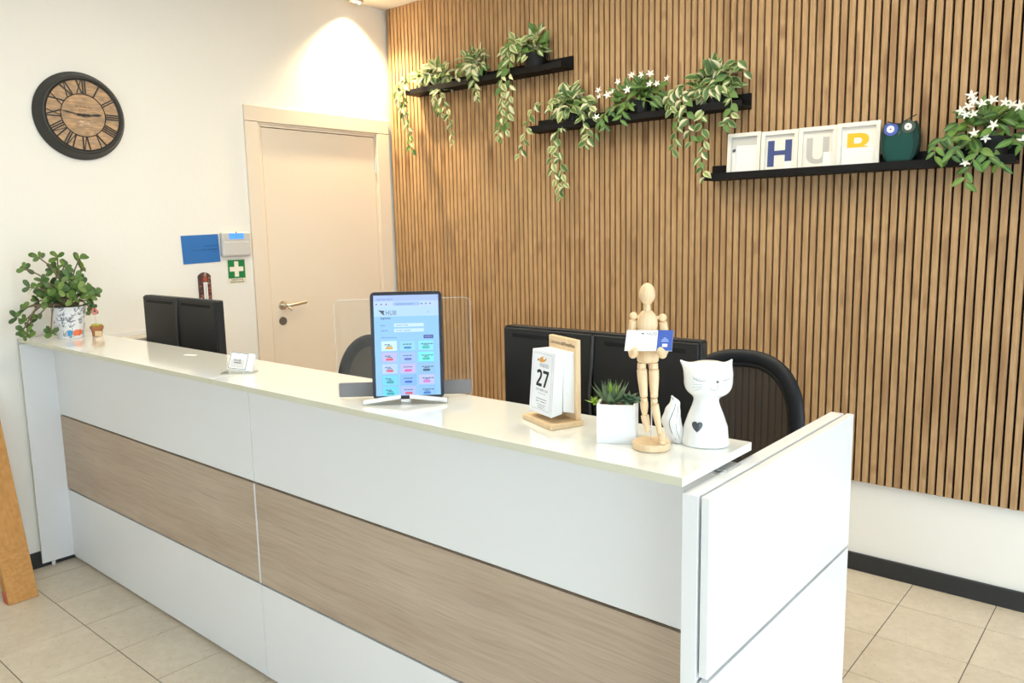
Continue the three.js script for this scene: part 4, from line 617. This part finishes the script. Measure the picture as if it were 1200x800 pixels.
hoya('pale bushy plant in a black pot with one thick trailing strand', 0, 1.232, 0.066, 0.088, [[1.235, 2.415, 46, 0.075, 0.10], [1.09, 2.42, 30, 0.08, 0.08]], [
  [[[1.2, 2.42], [1.126, 2.455], [1.076, 2.384], [1.055, 2.277], [1.052, 2.167], [1.037, 2.058], [1.022, 1.972]], 30], [[[1.19, 2.42], [1.124, 2.394], [1.109, 2.292], [1.107, 2.183], [1.092, 2.097], [1.078, 2.015]], 20]], hoyaPick([0, 1, 4, 5, 5]), 0.058, 3);
hoya('trailing plant with white-edged leaves left of the white flowers', 1, 1.47, 0.06, 0.085, [[1.455, 2.09, 72, 0.125, 0.095]], [
  [[[1.42, 2.1], [1.290, 2.133], [1.232, 2.052], [1.201, 1.954], [1.170, 1.878]], 13], [[[1.45, 2.08], [1.405, 1.958], [1.387, 1.874], [1.397, 1.788], [1.423, 1.713], [1.433, 1.65]], 15], [[[1.46, 2.08], [1.421, 1.957], [1.436, 1.850], [1.451, 1.763], [1.461, 1.695]], 13], [[[1.53, 2.1], [1.581, 2.013], [1.611, 1.948], [1.585, 1.898]], 10], [[[1.54, 2.12], [1.62, 2.09], [1.645, 2.03]], 6]], hoyaPick([2, 2, 3, 3, 1, 0]), 0.06);
hoya('long trailing plant with white-edged leaves beside the framed letters', 1, 2.262, 0.055, 0.085, [[2.25, 2.10, 66, 0.12, 0.095]], [
  [[[2.23, 2.11], [2.133, 2.074], [2.112, 2.001], [2.096, 1.917], [2.079, 1.83]], 14], [[[2.23, 2.11], [2.150, 2.049], [2.160, 1.948], [2.174, 1.858]], 11], [[[2.25, 2.08], [2.222, 1.968], [2.236, 1.867], [2.221, 1.783], [2.243, 1.70]], 15], [[[2.31, 2.11], [2.362, 2.018], [2.355, 1.954], [2.324, 1.926]], 10], [[[2.22, 2.12], [2.102, 2.114], [2.055, 2.068], [2.077, 2.015]], 11], [[[2.3, 2.13], [2.38, 2.19], [2.42, 2.13]], 6]], hoyaPick([2, 2, 3, 3, 1, 0, 5]), 0.058);
// white flowering plants
const petalGeo = (() => { const gs = []; for (let i = 0; i < 5; i++) { const g = leafGeometry(1, 0.42, 0.05, 0.25, () => [1, 1, 1], 2, 4, 0.8); g.deleteAttribute('color'); g.rotateX(-1.15); g.rotateY(i * Math.PI * 0.4); gs.push(g); } const m = mergeGeometries(gs); return m; })();
const tubeGeo = new THREE.CylinderGeometry(0.05, 0.03, 0.7, 6); tubeGeo.translate(0, -0.35, 0);
const petalMat = std({ color: lin(0.82, 0.82, 0.76), roughness: 0.6, side: THREE.DoubleSide }), budMat = std({ color: lin(0.55, 0.50, 0.30), roughness: 0.6 });
function flowering(label, k, px, pr, ph, clumps, vines, flowers, size) {
  const z0 = 0.078, y0 = ledge(k), t = thing('flowering_plant', label, 'plant', px, y0, z0, 0, 'white flowering plants on the ledges'); flowerPot(t, pr * 0.78, pr, ph);
  const pick = () => jasLeaf[Math.floor(rnd() * 3)];
  for (const [x, y, n, rx, ry] of clumps) clump(t, x - px, y - y0, 0.0, n, rx, ry, 0.055, size, pick, -0.1);
  for (const [pts, n] of vines) vine(t, pts, px, y0, z0, n, size, pick, (q) => 0.09 + 0.07 * Math.min(1, q * 3));
  for (const [x, y] of flowers) {
    const f = new THREE.Group(); f.name = 'flower'; const p = V(x - px, y - y0, rr(0.065, 0.09)); f.position.copy(p); f.quaternion.setFromUnitVectors(up0, V(rr(-0.5, 0.6), rr(0.0, 0.7), 1).normalize()); f.rotateY(rnd() * 6); f.scale.setScalar(rr(0.019, 0.024)); t.add(f);
    part('petals', petalGeo, petalMat, f); part('flower_tube', tubeGeo, budMat, f);
    const r = V(rr(-0.02, 0.02), Math.min(p.y, ph + 0.03), 0); part('stem', tube([r, p.clone().lerp(r, 0.5).add(V(0, 0.012, 0.0)), p.clone().add(V(0, -0.004, -0.012))], 0.0012, 10, 4), stemMat, t);
  }
}
flowering('white flowering plant in a black pot between the trailing plants', 1, 1.868, 0.058, 0.085, [[1.86, 2.095, 74, 0.15, 0.075]], [
  [[[1.85, 2.1], [1.767, 2.06], [1.694, 2.013], [1.728, 1.969]], 9], [[[1.86, 2.09], [1.825, 2.047], [1.806, 1.99]], 6], [[[1.85, 2.08], [1.743, 2.048], [1.658, 1.935]], 6], [[[1.87, 2.1], [1.93, 2.08], [1.975, 2.06]], 4]],
  [[1.685, 2.149], [1.682, 2.123], [1.660, 2.062], [1.672, 2.024], [1.790, 2.176], [1.754, 2.136], [1.727, 2.124], [1.837, 2.135], [1.858, 2.197], [1.879, 2.195], [1.923, 2.190], [1.961, 2.189], [1.964, 2.143], [2.006, 2.138], [2.056, 2.156]], 0.060);
flowering('white flowering plant next to the green owl', 2, 3.335, 0.06, 0.085, [[3.33, 1.80, 84, 0.15, 0.09]], [
  [[[3.317, 1.78], [3.236, 1.795], [3.175, 1.786], [3.170, 1.725]], 12], [[[3.322, 1.775], [3.307, 1.730], [3.278, 1.672], [3.273, 1.625]], 8], [[[3.33, 1.775], [3.347, 1.713], [3.388, 1.680]], 8], [[[3.356, 1.785], [3.422, 1.765], [3.460, 1.748]], 6], [[[3.31, 1.79], [3.24, 1.75], [3.215, 1.715]], 7]],
  [[3.276, 1.935], [3.285, 1.915], [3.312, 1.903], [3.343, 1.911], [3.382, 1.901], [3.248, 1.886], [3.270, 1.897], [3.263, 1.870], [3.287, 1.870], [3.401, 1.890], [3.429, 1.882], [3.353, 1.825], [3.294, 1.803], [3.327, 1.784], [3.442, 1.765], [3.271, 1.701]], 0.062);
{ // jade plant at the wall end of the counter
  const x0 = 0.20, z0 = 2.085, t = thing('jade_plant', 'bushy green jade plant in a patterned white pot', 'plant', x0, Y, z0);
  const potTex = canvasTex(512, 256, (g, w, h) => { g.fillStyle = '#dcdce0'; g.fillRect(0, 0, w, h); g.strokeStyle = '#6c7480'; for (let k = 0; k < 120; k++) { const x = w * hash(k, 1, 2), y = h * hash(k, 2, 2); g.lineWidth = 3; for (let i = 0; i < 6; i++) { g.beginPath(); g.moveTo(x, y); g.lineTo(x + 40 * (hash(k, i, 7) - 0.5) + 10, y - 38 * hash(k, i, 8)); g.stroke(); } } for (const [c, u] of [['#3c8fc4', 0.02], ['#d8643c', 0.14], ['#e07850', 0.10], ['#3c8fc4', 0.55], ['#d8643c', 0.7]]) { g.fillStyle = c; g.beginPath(); g.ellipse(u * w, h * 0.82, 20, 26, 0.4, 0, 7); g.fill(); } });
  potTex.flipY = true; potTex.wrapS = THREE.RepeatWrapping; const pot = part('pot', lathe([[0, 0], [0.05, 0], [0.052, 0.002], [0.069, 0.135], [0.07, 0.138], [0.066, 0.138], [0.062, 0.12], [0, 0.12]], 40), std({ map: potTex, roughness: 0.35 }), t); { const p = pot.geometry.attributes.position, uv = pot.geometry.attributes.uv; for (let i = 0; i < p.count; i++) uv.setY(i, p.getY(i) / 0.138); } pot.rotation.y = 1.0;
  part('soil', lathe([[0, 0.127], [0.0625, 0.1205]], 24), soilMat, pot);
  const tips = [[1.429, 2.194], [1.381, 2.228], [1.328, 2.197], [1.426, 2.117], [1.389, 2.097], [1.361, 2.120], [1.416, 2.029], [1.370, 2.012], [1.307, 2.254], [1.219, 2.278], [1.178, 2.285], [1.127, 2.285], [1.095, 2.27], [1.127, 2.240], [1.105, 2.185], [1.14, 2.106], [1.225, 1.989], [1.185, 1.982], [1.167, 2.258], [1.310, 2.138], [1.269, 2.074], [1.246, 2.023], [1.241, 2.195], [1.216, 2.113], [1.2, 2.053], [1.170, 2.218], [1.376, 2.132], [1.33, 2.06], [1.29, 2.17], [1.3, 2.03]];
  const cl = tips.map(([y, z]) => V(rr(-0.05, 0.09), y - Y - 0.01, z - z0));
  for (let k = 0; k < 25; k++) { const a = k * 2.4, r = 0.11 * Math.sqrt((k + 0.5) / 25); cl.push(V(Math.cos(a) * r * 0.7 + 0.03, 0.17 + 0.09 * (1 - r / 0.11) + rr(-0.02, 0.03), Math.sin(a) * r)); }
  cl.forEach((p, k) => {
    const r = V(rr(-0.03, 0.03), 0.122, rr(-0.03, 0.03)), mid = V((p.x + r.x) / 2 * 1.1, Math.max(p.y, 0.15) * 0.7 + 0.05, (p.z + r.z) / 2 * 1.15); if (k < tips.length || k % 3 === 0) part('branch', tube([r, mid, p], 0.003, 14, 5), woodyStem, t);
    const out = V(p.x * 0.8, 0.06, p.z).normalize(); const nl = k < tips.length ? 5 : 6; for (let i = 0; i < nl; i++) { const a = i * 1.05 + k; const dir = V(Math.cos(a) * 0.6, Math.sin(a) + 0.3, Math.cos(a * 1.7)).addScaledVector(out, 0.3); const q = p.clone().addScaledVector(out, -0.008 * (i % 3)); const sl = k < tips.length ? rr(0.027, 0.042) : rr(0.030, 0.046); dir.normalize(); if (q.z + z0 < ZF + 0.012 && q.y + dir.y * sl < 0.006) { q.y = Math.max(q.y, 0.02); dir.y = Math.abs(dir.y) * 0.5; } if (x0 + q.x + dir.x * 0.04 < 0.02) dir.x = Math.abs(dir.x); putLeaf(t, jadeLeaf[(i + k) % 3], q, dir, V(1, rr(0.1, 1.2), rr(-0.3, 0.8)), sl); }
  });
}
{ // little terracotta pot
  const t = thing('terracotta_pot', 'tiny terracotta pot with yellow moss and a pink flower pick', 'pot', 0.245, Y, 1.992);
  t.scale.setScalar(0.88); const clay = std({ color: lin(0.42, 0.17, 0.075), roughness: 0.8 }); const p = part('pot', lathe([[0, 0], [0.021, 0], [0.022, 0.001], [0.027, 0.036], [0.031, 0.036], [0.032, 0.05], [0.029, 0.05], [0.028, 0.044], [0, 0.044]], 28), clay, t);
  const ms = []; for (let k = 0; k < 26; k++) { const g = new THREE.IcosahedronGeometry(0.006, 1), a = k * 2.4, r = 0.023 * Math.sqrt(k / 26); g.translate(Math.cos(a) * r, 0.05 + 0.006 * hash(k, 1, 1), Math.sin(a) * r); ms.push(g); } part('moss', merge(ms), std({ color: lin(0.42, 0.40, 0.06), roughness: 0.9 }), t).userData.kind = 'stuff';
  part('pick', cyl([0, 0.045, 0], [0.0, 0.115, 0.004], 0.0018), std({ color: lin(0.6, 0.5, 0.3), roughness: 0.7 }), t);
  const fs = []; for (let k = 0; k < 6; k++) { const g = new THREE.SphereGeometry(0.009, 10, 8); g.scale(1, 1, 0.5); g.translate(0.0, 0.125 + 0.012 * Math.sin(k * 1.05), 0.004 + 0.012 * Math.cos(k * 1.05)); fs.push(g); } part('pink_flower', merge(fs), std({ color: lin(0.75, 0.28, 0.26), roughness: 0.6 }), t);
  const tag = bx(-0.016, 0.016, -0.013, 0.013, 0, 0.0015, 0.0004); tag.rotateY(0.95); tag.rotateX(-0.1); part('tag', tag, std({ color: lin(0.70, 0.52, 0.32), roughness: 0.8 }), t, 0.034, 0.015, 0.008);
}
renderer.render(scene, camera);
